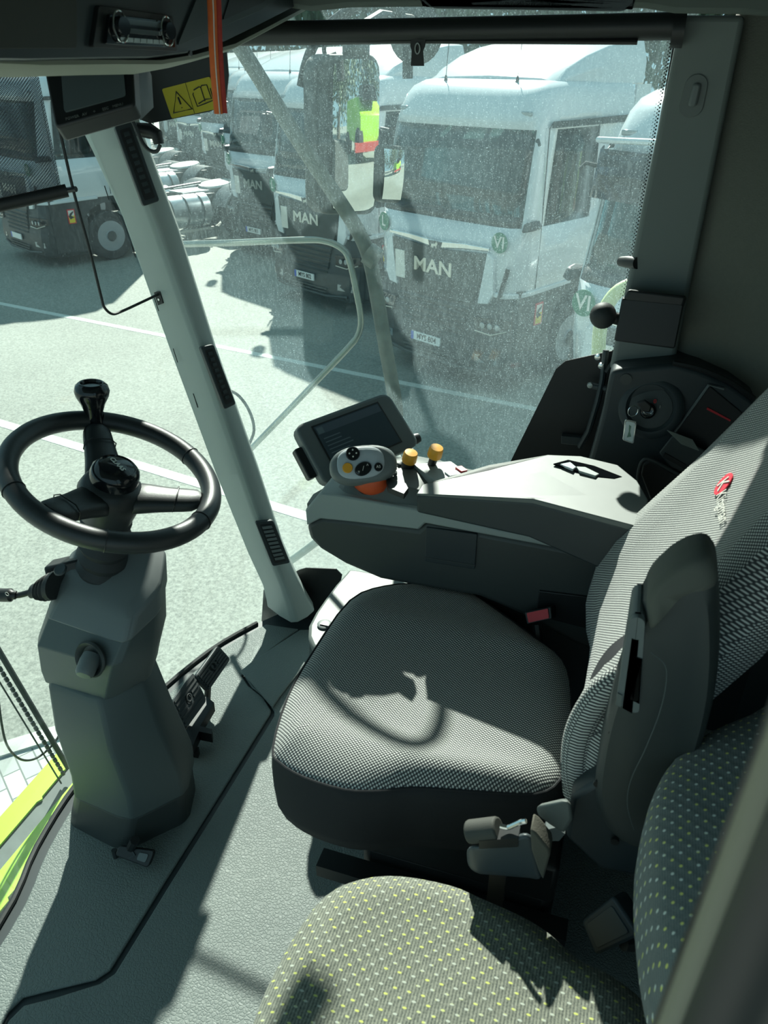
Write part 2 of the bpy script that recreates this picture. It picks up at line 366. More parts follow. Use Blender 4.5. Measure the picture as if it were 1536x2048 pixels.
# cab floor
front_bot = [(-1.0, -.45), (-1.0, .2), (-1.02, .62), (-1.07, .80), (-1.095, .98), (-1.085, 1.25), (-1.03, 1.5), (-.955, 1.66)]
fb = catmull([(x, y, 0) for x, y in front_bot], 4)
MB().prism([p for p in fb] + [V((-.9, 1.74, 0)), V((.62, 1.74, 0)), V((.62, -.45, 0))], (0, 0, -.06)).build('floor', M_dark)
fl = struct(bpy.data.objects['floor'], 'cab floor')
gx = [(545, 1430), (440, 1600), (330, 1775), (225, 1945), (195, 1965), (110, 1985), (50, 2000), (20, 2030), (5, 2060)]
gp = [PZ(x, y, .008) for x, y in gx]
left = [p + V((-.004, 0, 0)) for p in gp]
up = [PZ(x, y, .008) for x, y in [(545, 1420), (530, 1395), (500, 1372), (487, 1352), (498, 1335), (570, 1280), (600, 1258)]]
front = [V((p.x + .035, p.y, .008)) for p in reversed(fb) if p.y > .42]
MB().prism([p + V((-.004, .004, 0)) for p in reversed(left)] + [u + V((-.005, 0, 0)) for u in up] + front, (0, 0, -.008)).build('floor_mat', M_floor, fl, bevel=.003, label='front footwell mat left of the groove')
right = [p + V((.005, 0, 0)) for p in gp[:5]] + [p + V((.004, -.008, 0)) for p in gp[5:]]
MB().prism([u + V((.006, -.002, 0)) for u in reversed(up)] + right + [V((-.85, -.4, .008)), V((.6, -.4, .008)), V((.6, 1.7, .008)), V((-.72, 1.7, .008))], (0, 0, -.008)).build('floor_mat', M_floor, fl, bevel=.003, label='wide grey rubber mat right of the groove')
# raised pad outline between the pedals and the side box
padl = [PZ(x, y, .012) for x, y in [(480, 1345), (505, 1325), (600, 1262), (622, 1262), (618, 1320), (560, 1395), (545, 1418), (500, 1365)]]
MB().prism(padl, (0, 0, .006)).build('mat_pad', M_floor, fl, bevel=.003)
MB().tube([p + V((.004, 0, .004)) for p in fb if p.y > -.2], .007, 8).build('trim_1', M_rubber)
struct(bpy.data.objects['trim_1'], 'black ribbed gasket along the windscreen foot')

# windscreen (window_2) and side window (window_1)
wb = catmull([(x - .02, y, -.06) for x, y in front_bot[:-1]] + [(-.965, 1.67, -.06), (-.90, 1.72, -.06)], 3)
topc = [(-1.42, -.45), (-1.47, .2), (-1.5, .62), (-1.5, .80), (-1.49, .98), (-1.46, 1.25), (-1.40, 1.5), (-1.33, 1.67), (-1.26, 1.72)]
wt = catmull([(x, y, 1.58) for x, y in topc], 3)
R = []
for k in range(9):
    t = k / 8; R.append([a.lerp(b, t) + V((-.05 * sin(pi * t) * min(1, max(0, (1.6 - a.y) * 4)), 0, 0)) for a, b in zip(wb, wt)])
mb = MB(); mb.rings(R, closed=False, cap=(False, False)); mb.build('window_2', G_front, solid=.006); struct(bpy.data.objects['window_2'], 'curved front windscreen')
YG = 1.735
mb = MB(); mb.prism([(-.84, YG, -.12), (.0, YG, -.12), (.03, YG, 1.6), (-1.27, YG, 1.6)], (0, .006, 0)); mb.build('window_1', G_side)
win = struct(bpy.data.objects['window_1'], 'dusty right side window of the cab')
def frit(px, lab, Y=YG - .004, th=.003):
    return MB().prism([PY(x, y, Y) for x, y in px], (0, th, 0)).build('frit_border', M_black, win, label=lab)
frit([(1131, 722), (1245, 697), (1290, 900), (1290, 960), (1020, 925), (1112, 738)], 'black opaque lower corner of the side window')
frit([(598, 1140), (612, 1136), (672, 1138), (684, 1150), (681, 1165), (600, 1290), (520, 1290), (527, 1180)], 'black bottom corner of the side window behind the pillar foot')
frit([(250, 100), (452, 92), (457, 150), (452, 195), (444, 212), (420, 223), (300, 247), (262, 232)], 'black top corner of the side window carrying the warning sticker')
mb = MB()
for k in range(90):                                               # dotted fringe of the frit
    x = 1352 - k * 1.36; y = 62 + k * 7.3
    for j in range(3):
        p = PY(x - 4 - j * 4.2, y + (j % 2) * 3.6, YG - .003); r = (.0019, .0014, .0009)[j]
        mb.face([p + V((cos(a) * r, 0, sin(a) * r)) for a in (0, 1.05, 2.1, 3.14, 4.2, 5.25)])
mb.build('frit_dots', M_black, win)
frit([(1352, 55), (1362, 55), (1247, 700), (1237, 700)], 'black edge band of the side window beside the rear post')

# A pillar (trim_2)
def pilpt(L, Rg, Rt): return PY(*L, 1.70), PY(*Rg, 1.625), PY(*Rt, 1.675)
secs = [((95, 100), (190, 100), (238, 100)), ((158, 250), (232, 250), (282, 262)), ((183, 300), (252, 300), (302, 310)), ((243, 430), (312, 455), (357, 460)), ((337, 694), (398, 694), (432, 700)),
        ((430, 945), (484, 950), (517, 940)), ((495, 1105), (540, 1110), (566, 1090)), ((525, 1170), (566, 1170), (592, 1150)), ((532, 1200), (578, 1205), (612, 1190)), ((534, 1214), (590, 1250), (630, 1222))]
R = []
for L, Rg, Rt in secs:
    a, b, c = pilpt(L, Rg, Rt)
    R.append([a, a.lerp(b, .5) + V((0, -.006, 0)), b.lerp(a, .12) + V((0, -.003, 0)), b.lerp(c, .15), b.lerp(c, .6) + V((.004, -.004, 0)), c, c + V((-.02, .035, 0)), a + V((.02, .03, 0))])
mb = MB(); mb.rings(R); apil = mb.build('trim_2', M_light, bevel=.006, ang=35, bseg=3); struct(apil, 'light grey corner pillar with air vents leaning across the windscreen')
def vent(q, lab, open_=False):
    Q = Quad(*[PY(x, y, 1.612 + k) for (x, y), k in zip(q, (0, .03, .03, 0))])
    f = Q.panel(MB(), 0, 0, 1, 1, -.012, .004, .006).build('air_vent', M_dark, apil, bevel=.002, label=lab)
    mb = MB(); n = 9
    Q.panel(mb, .18, .06, .82, .94, .003, .0045, .003)
    mb.build('vent_opening', M_black, f)
    mb = MB()
    for k in range(n):
        v0 = .10 + .8 * k / n
        Q.panel(mb, .34 if not open_ else .26, v0, .66 if not open_ else .80, v0 + (.05 if not open_ else .055), .004, .007 if not open_ else .009)
    mb.build('louvre', M_dark if not open_ else M_mid, f)
vent([(228, 253), (262, 243), (319, 402), (286, 413)], 'long upper air vent in the pillar')
vent([(400, 694), (426, 688), (471, 808), (448, 819)], 'middle air vent in the pillar')
vent([(510, 1044), (546, 1040), (580, 1125), (545, 1132)], 'lower air vent in the pillar with tilted louvres', True)
mb = MB()
for x, y in [(213, 385), (266, 500), (312, 607), (350, 710), (390, 800), (426, 890), (460, 975), (490, 1056)]:
    p, q = PY(x - 2, y - 14, 1.676), PY(x + 7, y + 14, 1.676)
    p.y -= .004; q.y -= .004
    mb.cyl(p, q, .0012, 6)
mb.build('seam_slots', M_black, apil)

# B pillar (trim_3)
Yb = 1.66
Q = Quad(PY(1362, 30, Yb), PY(1492, 30, Yb), PY(1345, 748, Yb), PY(1218, 742, Yb))
bp = Q.panel(MB(), 0, 0, 1, 1, -.08, 0).build('trim_3', M_post, bevel=.01, bseg=3); struct(bp, 'grey rear window post with moulded coat hook recess')
Q2 = Quad(*[PY(x, y, Yb - .001) for x, y in ((1376, 146), (1420, 150), (1402, 236), (1352, 234))])
o = Q2.panel(MB(), 0, 0, 1, 1, 0, .002, .018).build('hook_recess', plain('recess', (.12, .14, .135), .5), bp, bevel=.001)
Q2.panel(MB(), .35, .2, .72, .75, .002, .010, .006).build('coat_hook', M_mid, o, bevel=.004)
mb = MB(); mb.tube([PY(1366, 40, 1.70), PY(1254, 610, 1.70), PY(1243, 700, 1.70), PY(1213, 745, 1.69)], .006, 8); mb.build('window_seal', M_rubber, bp)

# rear wall and ceiling
wp = [(.105, 1.72), (.13, 1.70), (.28, 1.685), (.42, 1.63), (.52, 1.5), (.56, 1.3), (.57, .9), (.57, .35)]
wl = catmull([(x, y, 0) for x, y in wp], 4)
mb = MB(); mb.rings([[p + V((0, 0, .62)) for p in wl], [p + V((0, 0, .95)) for p in wl], [p + V((0, 0, 1.6)) for p in wl]], closed=False, cap=(False, False))
struct(mb.build('wall_rear', M_cloth, solid=.03), 'dark beige cloth lining of the rear cab wall')
mb = MB(); mb.rings([[p + V((0, 0, -.05)) for p in wl], [p + V((0, 0, .62)) for p in wl]], closed=False, cap=(False, False))
struct(mb.build('wall_back_lower', M_dark, solid=.03), 'dark lower lining behind the seats')
mb = MB(); mb.prism([(-.6, 1.72, -.1), (-.72, 1.72, .02), (.12, 1.72, .02), (.12, 1.72, -.1)], (0, .03, 0)); struct(mb.build('trim_4', M_dark))
# ceiling: a liner with a lower rim
CZ = [[(-1.55, -.5), (.62, -.5), (.62, 1.78), (-1.45, 1.78)]]
mb = MB(); mb.prism([(x, y, 1.645) for x, y in CZ[0]], (0, 0, .08)); cl = struct(mb.build('ceiling', M_head), 'grey headliner')
rim = [PY(620, 22, 1.60), PY(700, 14, 1.60), PY(1150, 10, 1.60), PY(1290, 16, 1.60), PY(1350, 26, 1.60), PY(1480, 28, 1.60), PY(1560, 34, 1.60), PY(1560, -60, 1.60), PY(540, -60, 1.60), PY(560, 12, 1.60)]
MB().prism(rim, (0, .02, 0)).build('window_header', M_head, cl, bevel=.008, label='moulded header above the side window')
q = Quad(*[PY(x, y, 1.50) for x, y in ((835, -20), (1275, -20), (1262, 22), (848, 16))])
o = q.panel(MB(), 0, 0, 1, 1, -.02, .002, .02).build('ceiling_lamp', M_overhead, cl, bevel=.006)
MB().box((.6, .5, 1.66), (.05, 2.3, .1)).build('roof_edge', M_head, cl)
# cable trim: near door post, out of focus
pa, pb = PD(1545, 1450, .22), PD(1318, 2060, .298); dd = (pb - pa).normalized()
P0, P1 = pa - dd * ((1.61 - pa.z) / -dd.z), pb + dd * ((pb.z + .02) / -dd.z)
e = RV * .9 + F0 * .1
mb = MB(); mb.tube([P0 + e * .028, P1 + e * .028], .022, 20); post = struct(mb.build('trim_5', M_black), 'dark door post close to the viewer')
MB().tube([P0 + e * .0055, P1 + e * .0055], .0050, 12).build('edge_trim', M_tan, post, label='beige edge trim of the door post')

# ================================================================== harvester front bodywork, seen below the windscreen
hb = thing('front_bodywork', 'lime green and black front bodywork strips just outside the foot of the windscreen', 'bodywork', (-1.2, .5, -.2))
MB().box((-1.2, .30, -.155), (.20, 1.70, .05)).build('deck', plain('deck_dark', (.07, .09, .085), .6, var=.4, vscale=25), hb)
def limestrip(x0, x1, y1, rag):
    pts = [(x0, -.5, -.128), (x0, y1, -.128), (x1, y1 - .02, -.128)]; y = y1 - .05; rnd = random.Random(rag)
    while y > -.5:
        k = rnd.random(); pts.append((x1 + (rnd.random() * .014 if k > .55 else 0), y, -.128)); y -= rnd.choice((.006, .012, .03, .07))
    pts.append((x1, -.5, -.128)); MB().prism(pts, (0, 0, .006)).build('lime_strip', M_lime, hb)
limestrip(-1.300, -1.243, 1.125, 3); limestrip(-1.195, -1.130, 1.10, 8)
# lime nose plate behind the strips keeps them joined
wip = thing('wiper', 'black windscreen wiper arm with perforated blade and washer hose outside the glass', 'wiper', (-1.28, 1.1, -.1))
wA, wB = PX(-12, 1285, -1.29), PX(136, 1535, -1.22)
MB().tube([wA, wB], .007, 8).build('wiper_arm', M_rubber, wip)
mb = MB(); off = V((.0, -.018, -.012))
for k in range(26):
    t = k / 26; p = wA.lerp(wB, t) + off; q_ = wA.lerp(wB, t + .026) + off; mb.cyl(p, q_, .005, 6)
mb.build('perforated_blade', M_rubber, wip)
MB().tube([wA + off * 1.9, wB + off * 1.9], .002, 6).build('wiper_lip', M_rubber, wip)
MB().tube(catmull([PX(x, y, -1.24) for x, y in [(-6, 1370), (2, 1440), (14, 1490), (38, 1517), (66, 1519), (95, 1500), (118, 1470), (124, 1430)]], 6), .0028, 8).build('washer_hose', M_black, wip)

# ================================================================== outside: mirror, pipes
mir = thing('exterior_mirror', 'large tall exterior mirror in a dusty black housing outside the side window', 'mirror', PY(700, 270, 2.2))
Qm = Quad(PY(632, 108, 2.10), PY(764, 108, 2.31), PY(757, 430, 2.30), PY(636, 430, 2.09))
MH = plain('mirror_housing', (.05, .06, .058), .6, var=.4, vscale=50)
Qm.panel(MB(), .0, .0, 1, 1, -.06, 0, .045).build('housing', MH, mir, bevel=.012, bseg=3)
Qg = Quad(*[Qm.hit(x, y) for x, y in ((662, 118), (757, 118), (749, 420), (660, 424))])
MIR = plain('mirror_glass', (.8, .84, .82), .02, metal=1, var=.05, vscale=80)
# convex pane, leaning down and rearward
gg = []
for j in range(13):
    row = []
    for i in range(9):
        u, v = i / 8, j / 12; x, y = u * 2 - 1, v * 2 - 1
        sq = 1 - .10 * abs(y) ** 5; u2 = .5 + (u - .5) * sq; v2 = .5 + (v - .5) * (1 - .06 * abs(x) ** 4)
        row.append(Qg.p(u2, v2, .004 + .0015 * (1 - x * x) + .005 * (1 - y * y)))
    gg.append(row)
mb = MB(); mb.rings(gg, closed=False, cap=(False, False)); mb.build('mirror_pane', MIR, mir, ang=80)
Qs = Quad(PY(764, 292, 2.13), PY(810, 296, 2.20), PY(802, 404, 2.20), PY(760, 402, 2.12))
sm = thing('wide_angle_mirror', 'small rounded mirror beside the tall exterior mirror, in front of the white truck', 'mirror', PY(785, 350, 2.15))
Qs.panel(MB(), -.05, -.03, 1.03, 1.03, -.03, 0, .02).build('housing', MH, sm, bevel=.006)
gg = []
for j in range(9):
    gg.append([Qs.p(.06 + .88 * i / 6, .04 + .92 * j / 8, .003 + .002 * (1 - (i / 3 - 1) ** 2) + .006 * (1 - (j / 4 - 1) ** 2)) for i in range(7)])
mb = MB(); mb.rings(gg, closed=False, cap=(False, False)); mb.build('mirror_pane', MIR, sm, ang=80)
MB().tube([PY(712, 112, 2.22), PY(712, 84, 2.24), PY(712, 72, 2.34)], .036, 12).build('mirror_neck', MH, mir)
MB().tube(catmull([PY(x, y, 2.18) for x, y in [(652, 60), (648, 100), (655, 112), (672, 108)]], 4), .006, 8).build('mirror_bracket', M_black, mir)
mb = MB(); o1 = PY(832, 70, 2.9); MB().tube([o1 + V((0, 0, .02)), PY(832, 40, 2.9), PY(760, 30, 2.5), PY(712, 60, 2.3)], .014, 8).build('round_mirror_arm', M_black, mir); mb.lathe([(.002, -.02), (.065, -.015), (.088, .0), (.088, .01), (.07, .02), (.002, .025)], o1, C0 - o1, 24, 1.0)
mb.build('round_mirror', MH, mir, label='round mirror head beside the tall one')
MB().tube(catmull([(-.95, 2.2, 1.44), (-.93, 2.2, 1.50), (-.89, 2.2, 1.56), (-.81, 2.2, 1.61), (-.73, 2.2, 1.645), (-.685, 2.2, 1.62), (-.655, 2.2, 1.55), (-.65, 2.2, 1.46)], 6), .014, 10).build('bracket_loop', M_black, mir)
pipe = thing('mirror_support', 'dusty metal mirror arm and bent tube outside the side window', 'mirror arm', PY(700, 500, 1.95))
MB().tube(catmull([PY(x, y, 1.98) for x, y in [(455, 55), (500, 125), (600, 285), (690, 420), (725, 480), (742, 530), (755, 600), (772, 700), (790, 800), (800, 870)]] + [PY(860, 1000, 1.76)], 4), .021, 8, flat=.5).build('flat_arm', M_pipe, pipe)
MB().tube(catmull([PY(x, y, 1.95) for x, y in [(330, 489), (450, 486), (600, 480), (650, 482), (685, 498), (700, 525), (714, 590), (722, 640), (716, 670), (697, 695), (640, 755), (560, 838), (500, 900), (480, 925)]], 5), .0088, 10).build('bent_tube', plain('bright_tube', (.32, .35, .32), .22, metal=.7), pipe)
MB().cyl(PY(735, 505, 1.95), PY(755, 520, 1.95), .03, 10).build('clamp', M_pipe, pipe)
low = MB().tube([PY(540, 1150, 1.95), PY(605, 1104, 1.95), PY(690, 1040, 1.95)], .014, 10).build('step_rail', plain('pale_rail', (.34, .37, .33), .4), None)
tag(low, 'pale rail outside, crossing low between the pillar foot and the console', 'rail')
wl_ = thing('work_lamp', 'round grey lamp housing outside, half hidden by the corner pillar', 'lamp', tuple(PY(385, 742, 2.5)))
MB().tube([PY(388, 745, 2.52), PY(402, 760, 2.1), PY(410, 770, 1.73)], .012, 8).build('lamp_arm', M_black, wl_)
dome = MB(); oD = PY(385, 742, 2.5); axD = (V((-.5, -.8, .35))).normalized()
dome.lathe([(.003, -.01), (.05, -.01), (.075, .0), (.085, .02), (.085, .05), (.06, .08), (.003, .09)], oD, -axD, 28, 1.15)
dome.build('lamp_housing', plain('dome_grey', (.20, .23, .23), .5), wl_)
MB().tube(catmull([PY(x, y, 2.1) for x, y in [(410, 765), (462, 782), (485, 800), (502, 830), (508, 860), (500, 885), (492, 900)]], 5), .005, 8).build('lamp_cable', M_black, wl_)
tag(MB().tube(catmull([PY(x, y, 2.05) for x, y in [(1290, 560), (1240, 580), (1212, 615), (1200, 660), (1196, 730), (1192, 850)]] + [PY(1215, 880, 1.742)], 5), .018, 12).build('body_rail', plain('pale_lime', (.42, .50, .26), .45)), 'pale lime rail curving down outside beside the rear window post', 'rail')

# ================================================================== trucks
HC = [(0, 0), (.45, 0), (.85, .012), (1.02, .05), (1.12, .13), (1.175, .24), (1.2, .36), (1.2, .43), (1.2, .9), (1.2, 1.42), (1.2, 1.9), (1.2, 2.22), (1.12, 2.33), (.6, 2.35)]
COLS = HC + [(0, 2.35)] + [(-x, y) for x, y in reversed(HC[1:])]
NC = len(COLS)
ROWS = [(1.31, .02, .985), (1.36, 0, 1.0), (1.75, 0, 1.01), (2.06, .015, 1.01), (2.18, .04, 1.005), (2.5, .10, .992), (2.8, .155, .982), (3.08, .215, .972), (3.25, .29, .96), (3.38, .37, .945), (3.47, .47, .92), (3.53, .62, .87), (3.555, .85, .78)]
def ringz(row, shr=0):
    z, yf, ws = row
    return [V((x * ws * (1 - shr), y + yf * (1 - y / 2.35) * 1.0 + (shr * (1.2 - y)), z)) for x, y in COLS]
RR = [ringz(r) for r in ROWS]
FRONTC = [j for j in range(NC) if (COLS[j][1] < .2 and COLS[(j + 1) % NC][1] < .2 and max(abs(COLS[j][0]), abs(COLS[(j + 1) % NC][0])) <= 1.13)]
SIDEC = [j for j in range(NC) if .42 < min(COLS[j][1], COLS[(j + 1) % NC][1]) and max(COLS[j][1], COLS[(j + 1) % NC][1]) < 1.45 and abs(COLS[j][0]) > 1.1]
def iswin(i, j): return (3 <= i <= 6 and j in FRONTC) or (3 <= i <= 6 and j in SIDEC)
def truck_proto():
    t = thing('truck', 'x', 'truck')
    def B(mb, n, m, par=None, **k): return mb.build(n, m, par or t, local=True, **k)
    body = B(MB().rings(RR, cap=(True, True), skip=iswin), 'cab_shell', M_white, ang=32, solid=.03)
    # lower lip of the white corners
    for s in (-1, 1):
        mb = MB(); mb.prism([(s * .86, -.03, 1.26), (s * 1.02, .0, 1.24), (s * 1.17, .16, 1.24), (s * 1.23, .36, 1.26), (s * 1.22, 1.2, 1.27), (s * 1.16, 1.2, 1.27), (s * 1.13, .36, 1.26), (s * .95, .1, 1.26)], (0, 0, .06)); B(mb, 'corner_lip', M_white, body, bevel=.01)
        mb = MB(); mb.prism([(s * .80, -.055, 1.78), (s * .90, -.05, 1.70), (s * .93, -.045, 1.30), (s * .86, -.05, 1.16), (s * .70, -.06, 1.14), (s * .76, -.06, 1.5)], (0, .10, 0)); B(mb, 'corner_panel', M_white, body, bevel=.01)
        mb = MB(); mb.prism([(s * 1.06, -.0, 1.62), (s * 1.10, .03, 1.60), (s * 1.03, .0, 1.28), (s * .97, -.03, 1.22)], (s * .01, -.012, 0)); B(mb, 'air_slot', M_black, body)
    def pane(cols, rows, n, m, k=.006):
        mb = MB()
        for i in rows:
            for j in cols:
                q = [RR[i][j], RR[i][(j + 1) % NC], RR[i + 1][(j + 1) % NC], RR[i + 1][j]]; mb.face(q)
        bmesh.ops.remove_doubles(mb.bm, verts=mb.bm.verts, dist=1e-4); return B(mb, n, m, solid=k, ang=60)
    ws = pane(FRONTC, (4, 5, 6), 'windscreen', G_truck); pane(FRONTC, (3,), 'windscreen_band', M_tdark, .01)
    for s in (-1, 1):
        sc = [j for j in SIDEC if COLS[j][0] * s > 0]
        pane(sc, (3, 4, 5, 6), 'side_window', G_tside)
        mb = MB(); mb.tube([(s * 1.22, .41, 1.34), (s * 1.226, .41, 2.06), (s * 1.20, .42, 3.1), (s * 1.19, .5, 3.16), (s * 1.19, 1.45, 3.16), (s * 1.22, 1.50, 2.0), (s * 1.22, 1.50, 1.34)], .006, 5); B(mb, 'door_seam', M_black)
        mb = MB(); mb.prism([(s * 1.205, .46, 3.10), (s * 1.205, 2.2, 3.10), (s * 1.205, 2.2, 3.18), (s * 1.205, .46, 3.16)], (s * .012, 0, 0)); B(mb, 'rain_rail', M_tdark)
        # mirrors
        m = B(MB().tube([(s * 1.17, .24, 2.98), (s * 1.24, .16, 3.0), (s * 1.28, .14, 2.95)], .018, 8), 'mirror_arm', M_tdark)
        if s < 0: B(MB().rings([[(s * 1.29 + x * .07 * f, .16 + y * .09 * f, z) for x, y in ((-1, -.6), (-.5, -1), (.5, -1), (1, -.6), (1, 1), (-1, 1))] for z, f in ((2.62, .7), (2.68, 1), (2.93, 1), (2.98, .75))]), 'mirror_case', M_tdark, m, bevel=.02)
        mb = MB(); mb.rings([[V((s * 1.2 + s * x, .18 + y, 2.03 + z)) for x, y, z in ((0, -.14, 0), (.10, -.10, .02), (.12, .05, .03), (.06, .2, .02), (0, .24, 0))], [V((s * 1.2 + s * x * .8, .18 + y, 2.13 + z)) for x, y, z in ((0, -.10, 0), (.08, -.08, .02), (.10, .05, .03), (.05, .15, .02), (0, .2, 0))]]); B(mb, 'mirror_foot', M_tdark, m, bevel=.02)
        B(MB().box((s * .95, .31, 3.24), (.15, .03, .045)), 'marker_lamp', M_lamp, bevel=.01)
        B(MB().tube([(s * .55, .62, 3.52), (s * .55, .62, 3.60)], [.03, .01], 8), 'antenna_foot', M_tdark)
        B(MB().cyl((s * .55, .62, 3.58), (s * .55, .66, 4.02), .005, 5), 'antenna', M_tdark)
        # headlamp, fog lamp and lower corner
        mb = MB(); mb.prism([(s * .68, -.10, .99), (s * 1.02, -.07, 1.0), (s * 1.16, .06, .99), (s * 1.15, .05, .86), (s * .98, -.075, .80), (s * .72, -.10, .82)], (0, .04, 0)); h = B(mb, 'headlamp', M_gloss, bevel=.008)
        for k in range(3): B(MB().lathe([(.002, 0), (.035, 0), (.04, .012), (.03, .016), (.003, .012)], (s * (.84 + .1 * k), -.095 + .02 * k, .905), (0, -1, 0), 12), 'lamp_lens', M_lamp, h)
        B(MB().tube([(s * .73, -.115, .825), (s * .97, -.09, .805), (s * 1.13, .02, .86)], .008, 6), 'lamp_trim', M_silver, h)
        mb = MB(); mb.prism([(s * .74, -.10, .52), (s * 1.05, -.04, .52), (s * 1.05, -.04, .42), (s * .74, -.10, .42)], (0, .03, 0)); B(mb, 'fog_lamp', M_lamp)
    # grille
    gr_ = B(MB().prism([(-.80, -.06, 1.75), (0, -.07, 1.70), (.80, -.06, 1.75), (.74, -.065, 1.42), (.60, -.075, 1.12), (-.60, -.075, 1.12), (-.74, -.065, 1.42)], (0, .09, 0)), 'grille', M_tdark2, bevel=.006)
    mb = MB(); mb.rings([[V((x, y, z + a)) for a in (-h / 2, h / 2)] + [V((x, y - .02, z + h / 2 - .01)), V((x, y - .02, z - h / 2 + .01))] for x, y, z, h in ((-.84, -.05, 1.81, .05), (-.45, -.066, 1.80, .075), (-.12, -.072, 1.77, .09), (0, -.074, 1.76, .09), (.12, -.072, 1.77, .09), (.45, -.066, 1.80, .075), (.84, -.05, 1.81, .05))]); B(mb, 'chrome_bar', M_chrome, gr_, bevel=.004)
    em = B(MB().prism([(-.115, -.098, 1.80), (.115, -.098, 1.80), (.085, -.098, 1.70), (.06, -.098, 1.685), (-.06, -.098, 1.685), (-.085, -.098, 1.70)], (0, .02, 0)), 'emblem', M_tdark, gr_)
    lion = [(-.06, -.01), (-.055, .015), (-.02, .02), (.005, .022), (.015, .04), (.035, .045), (.048, .03), (.044, .012), (.03, .0), (.032, -.03), (.022, -.03), (.014, -.008), (-.02, -.01), (-.026, -.03), (-.036, -.03), (-.036, -.012), (-.046, -.012), (-.052, -.03), (-.062, -.03)]
    B(MB().prism([(x, -.104, 1.745 + z) for x, z in lion], (0, .01, 0)), 'lion_mark', M_silver, gr_)
    ex, ez = V((1, 0, 0)), V((0, 0, 1))
    text('lettering', 'MAN', M_silver, t, (-.04, -.082, 1.47), ex, ez, .235, .008, bold=.006, sxy=1.28, local=True)
    # bumper block with slats
    prof = [(-1.16, .20), (-1.13, .05), (-1.0, -.05), (-.6, -.09), (0, -.10), (.6, -.09), (1.0, -.05), (1.13, .05), (1.16, .20), (1.16, .9), (-1.16, .9)]
    bump = B(MB().rings([[V((x * sx, y + dy, z)) for x, y in prof] for z, sx, dy in ((.20, .93, .12), (.26, .98, .02), (.48, 1.0, -.02), (.70, 1.0, -.0), (.78, 1.0, .02), (1.05, 1.0, .03), (1.14, .99, .05), (1.32, .97, .08))]), 'bumper', M_tdark, ang=30)
    mb = MB()
    for k in range(6): z = 1.06 - k * .075; wd = .60 - k * .02; mb.box((0, -.085, z), (wd * 2, .05, .032), Matrix.Rotation(.5, 3, 'X'))
    for k in range(3): mb.box((0, -.125, .40 - k * .05), (1.0 - .1 * k, .03, .02))
    B(mb, 'grille_slats', M_tdark2)
    B(MB().prism([(-.60, -.075, 1.12), (.60, -.075, 1.12), (.48, -.095, .66), (-.48, -.095, .66)], (0, .03, 0)), 'lower_grille', M_black)
    B(MB().tube([(-.95, -.06, .33), (-.5, -.13, .29), (.5, -.13, .29), (.95, -.06, .33)], .022, 8), 'lower_edge', M_tdark2)
    # fenders, steps, chassis
    for s in (-1, 1):
        mb = MB(); arc = [V((s * 1.18, 1.38 + .66 * cos(a), .52 + .66 * sin(a))) for a in [radians(k) for k in range(-10, 195, 15)]]
        mb.prism([V((s * 1.18, .70, .30)), V((s * 1.18, .16, .30)), V((s * 1.18, .16, 1.33)), V((s * 1.18, 2.3, 1.33)), V((s * 1.18, 2.3, .42))] + arc, (-s * .12, 0, 0)); B(mb, 'wing_panel', M_tdark)
        for yy, rr in ((1.38, .50), (5.0, .50)):
            mb = MB(); W = .30 if yy < 2 else .58; x0 = s * 1.17; x1 = s * (1.17 - W)
            mb.lathe([(.29, 0), (.34, -.005), (.47, .0), (.50, .03), (.50, W - .03), (.47, W), (.30, W)], (x0, yy, .5), (-s, 0, 0), 28); wh = B(mb, 'tyre', M_tyre)
            mb = MB(); mb.lathe([(.31, -.006), (.285, .0), (.27, .04), (.22, .05 if yy < 2 else .16), (.13, .02 if yy < 2 else .10), (.11, -.02), (.07, -.03), (.003, -.03)], (x0, yy, .5), (-s, 0, 0), 28); B(mb, 'rim', M_rim, wh); B(MB().lathe([(.003, .0), (.105, .0), (.095, .02), (.003, .025)], (x0 + s * (.028 if yy < 2 else -.02), yy, .5), (s, 0, 0), 20), 'hub', M_tdark, wh)
            for k in range(10): a = 2 * pi * k / 10; B(MB().lathe([(.002, 0), (.030, 0), (.030, .008), (.002, .009)], (x0 - s * .026, yy + .165 * cos(a), .5 + .165 * sin(a)), (s, 0, 0), 8), 'hub_hole', M_black, wh)
        mb = MB(); mb.lathe([(.003, 0), (.30, 0), (.33, .03), (.33, 1.22), (.30, 1.25), (.003, 1.25)], (s * .83, 2.75, .73), (0, 1, 0), 24, 1.1); tk = B(mb, 'fuel_tank', M_alu)
        for yy in (2.95, 3.35, 3.75): B(MB().tube([(s * .83 + .36 * cos(a), yy, .73 + .36 * sin(a)) for a in [2 * pi * k / 20 for k in range(20)]], .016, 6, closed=True), 'tank_strap', M_tdark, tk)
        B(MB().box((s * .42, 4.2, .86), (.09, 3.9, .26)), 'frame_rail', M_tdark)
        B(MB().rings([[V((s * .80 + dx, 5.0 + .66 * cos(a), .5 + .66 * sin(a))) for dx in (-.3, .3)] + [V((s * .80 + dx, 5.0 + .63 * cos(a), .5 + .63 * sin(a))) for dx in (.3, -.3)] for a in [radians(k) for k in range(15, 170, 12)]]), 'mudguard', plain('mudguard', (.10, .115, .12), .3), ang=50)
        B(MB().box((s * 1.19, 3.2, .36), (.03, 1.5, .05)), 'side_rail', M_silver)
    B(MB().box((0, 4.3, 1.02), (.62, 1.1, .05)), 'walkway', M_alu); B(MB().lathe([(.003, 0), (.42, 0), (.45, .03), (.42, .07), (.003, .08)], (0, 4.9, 1.08), (0, -.12, 1), 24), 'coupling_plate', M_steel)
    B(MB().box((0, 2.55, 1.5), (1.6, .12, 1.6)), 'rear_frame', M_tdark); B(MB().box((.95, 2.6, 1.1), (.28, .3, 1.0)), 'intake', M_tdark)
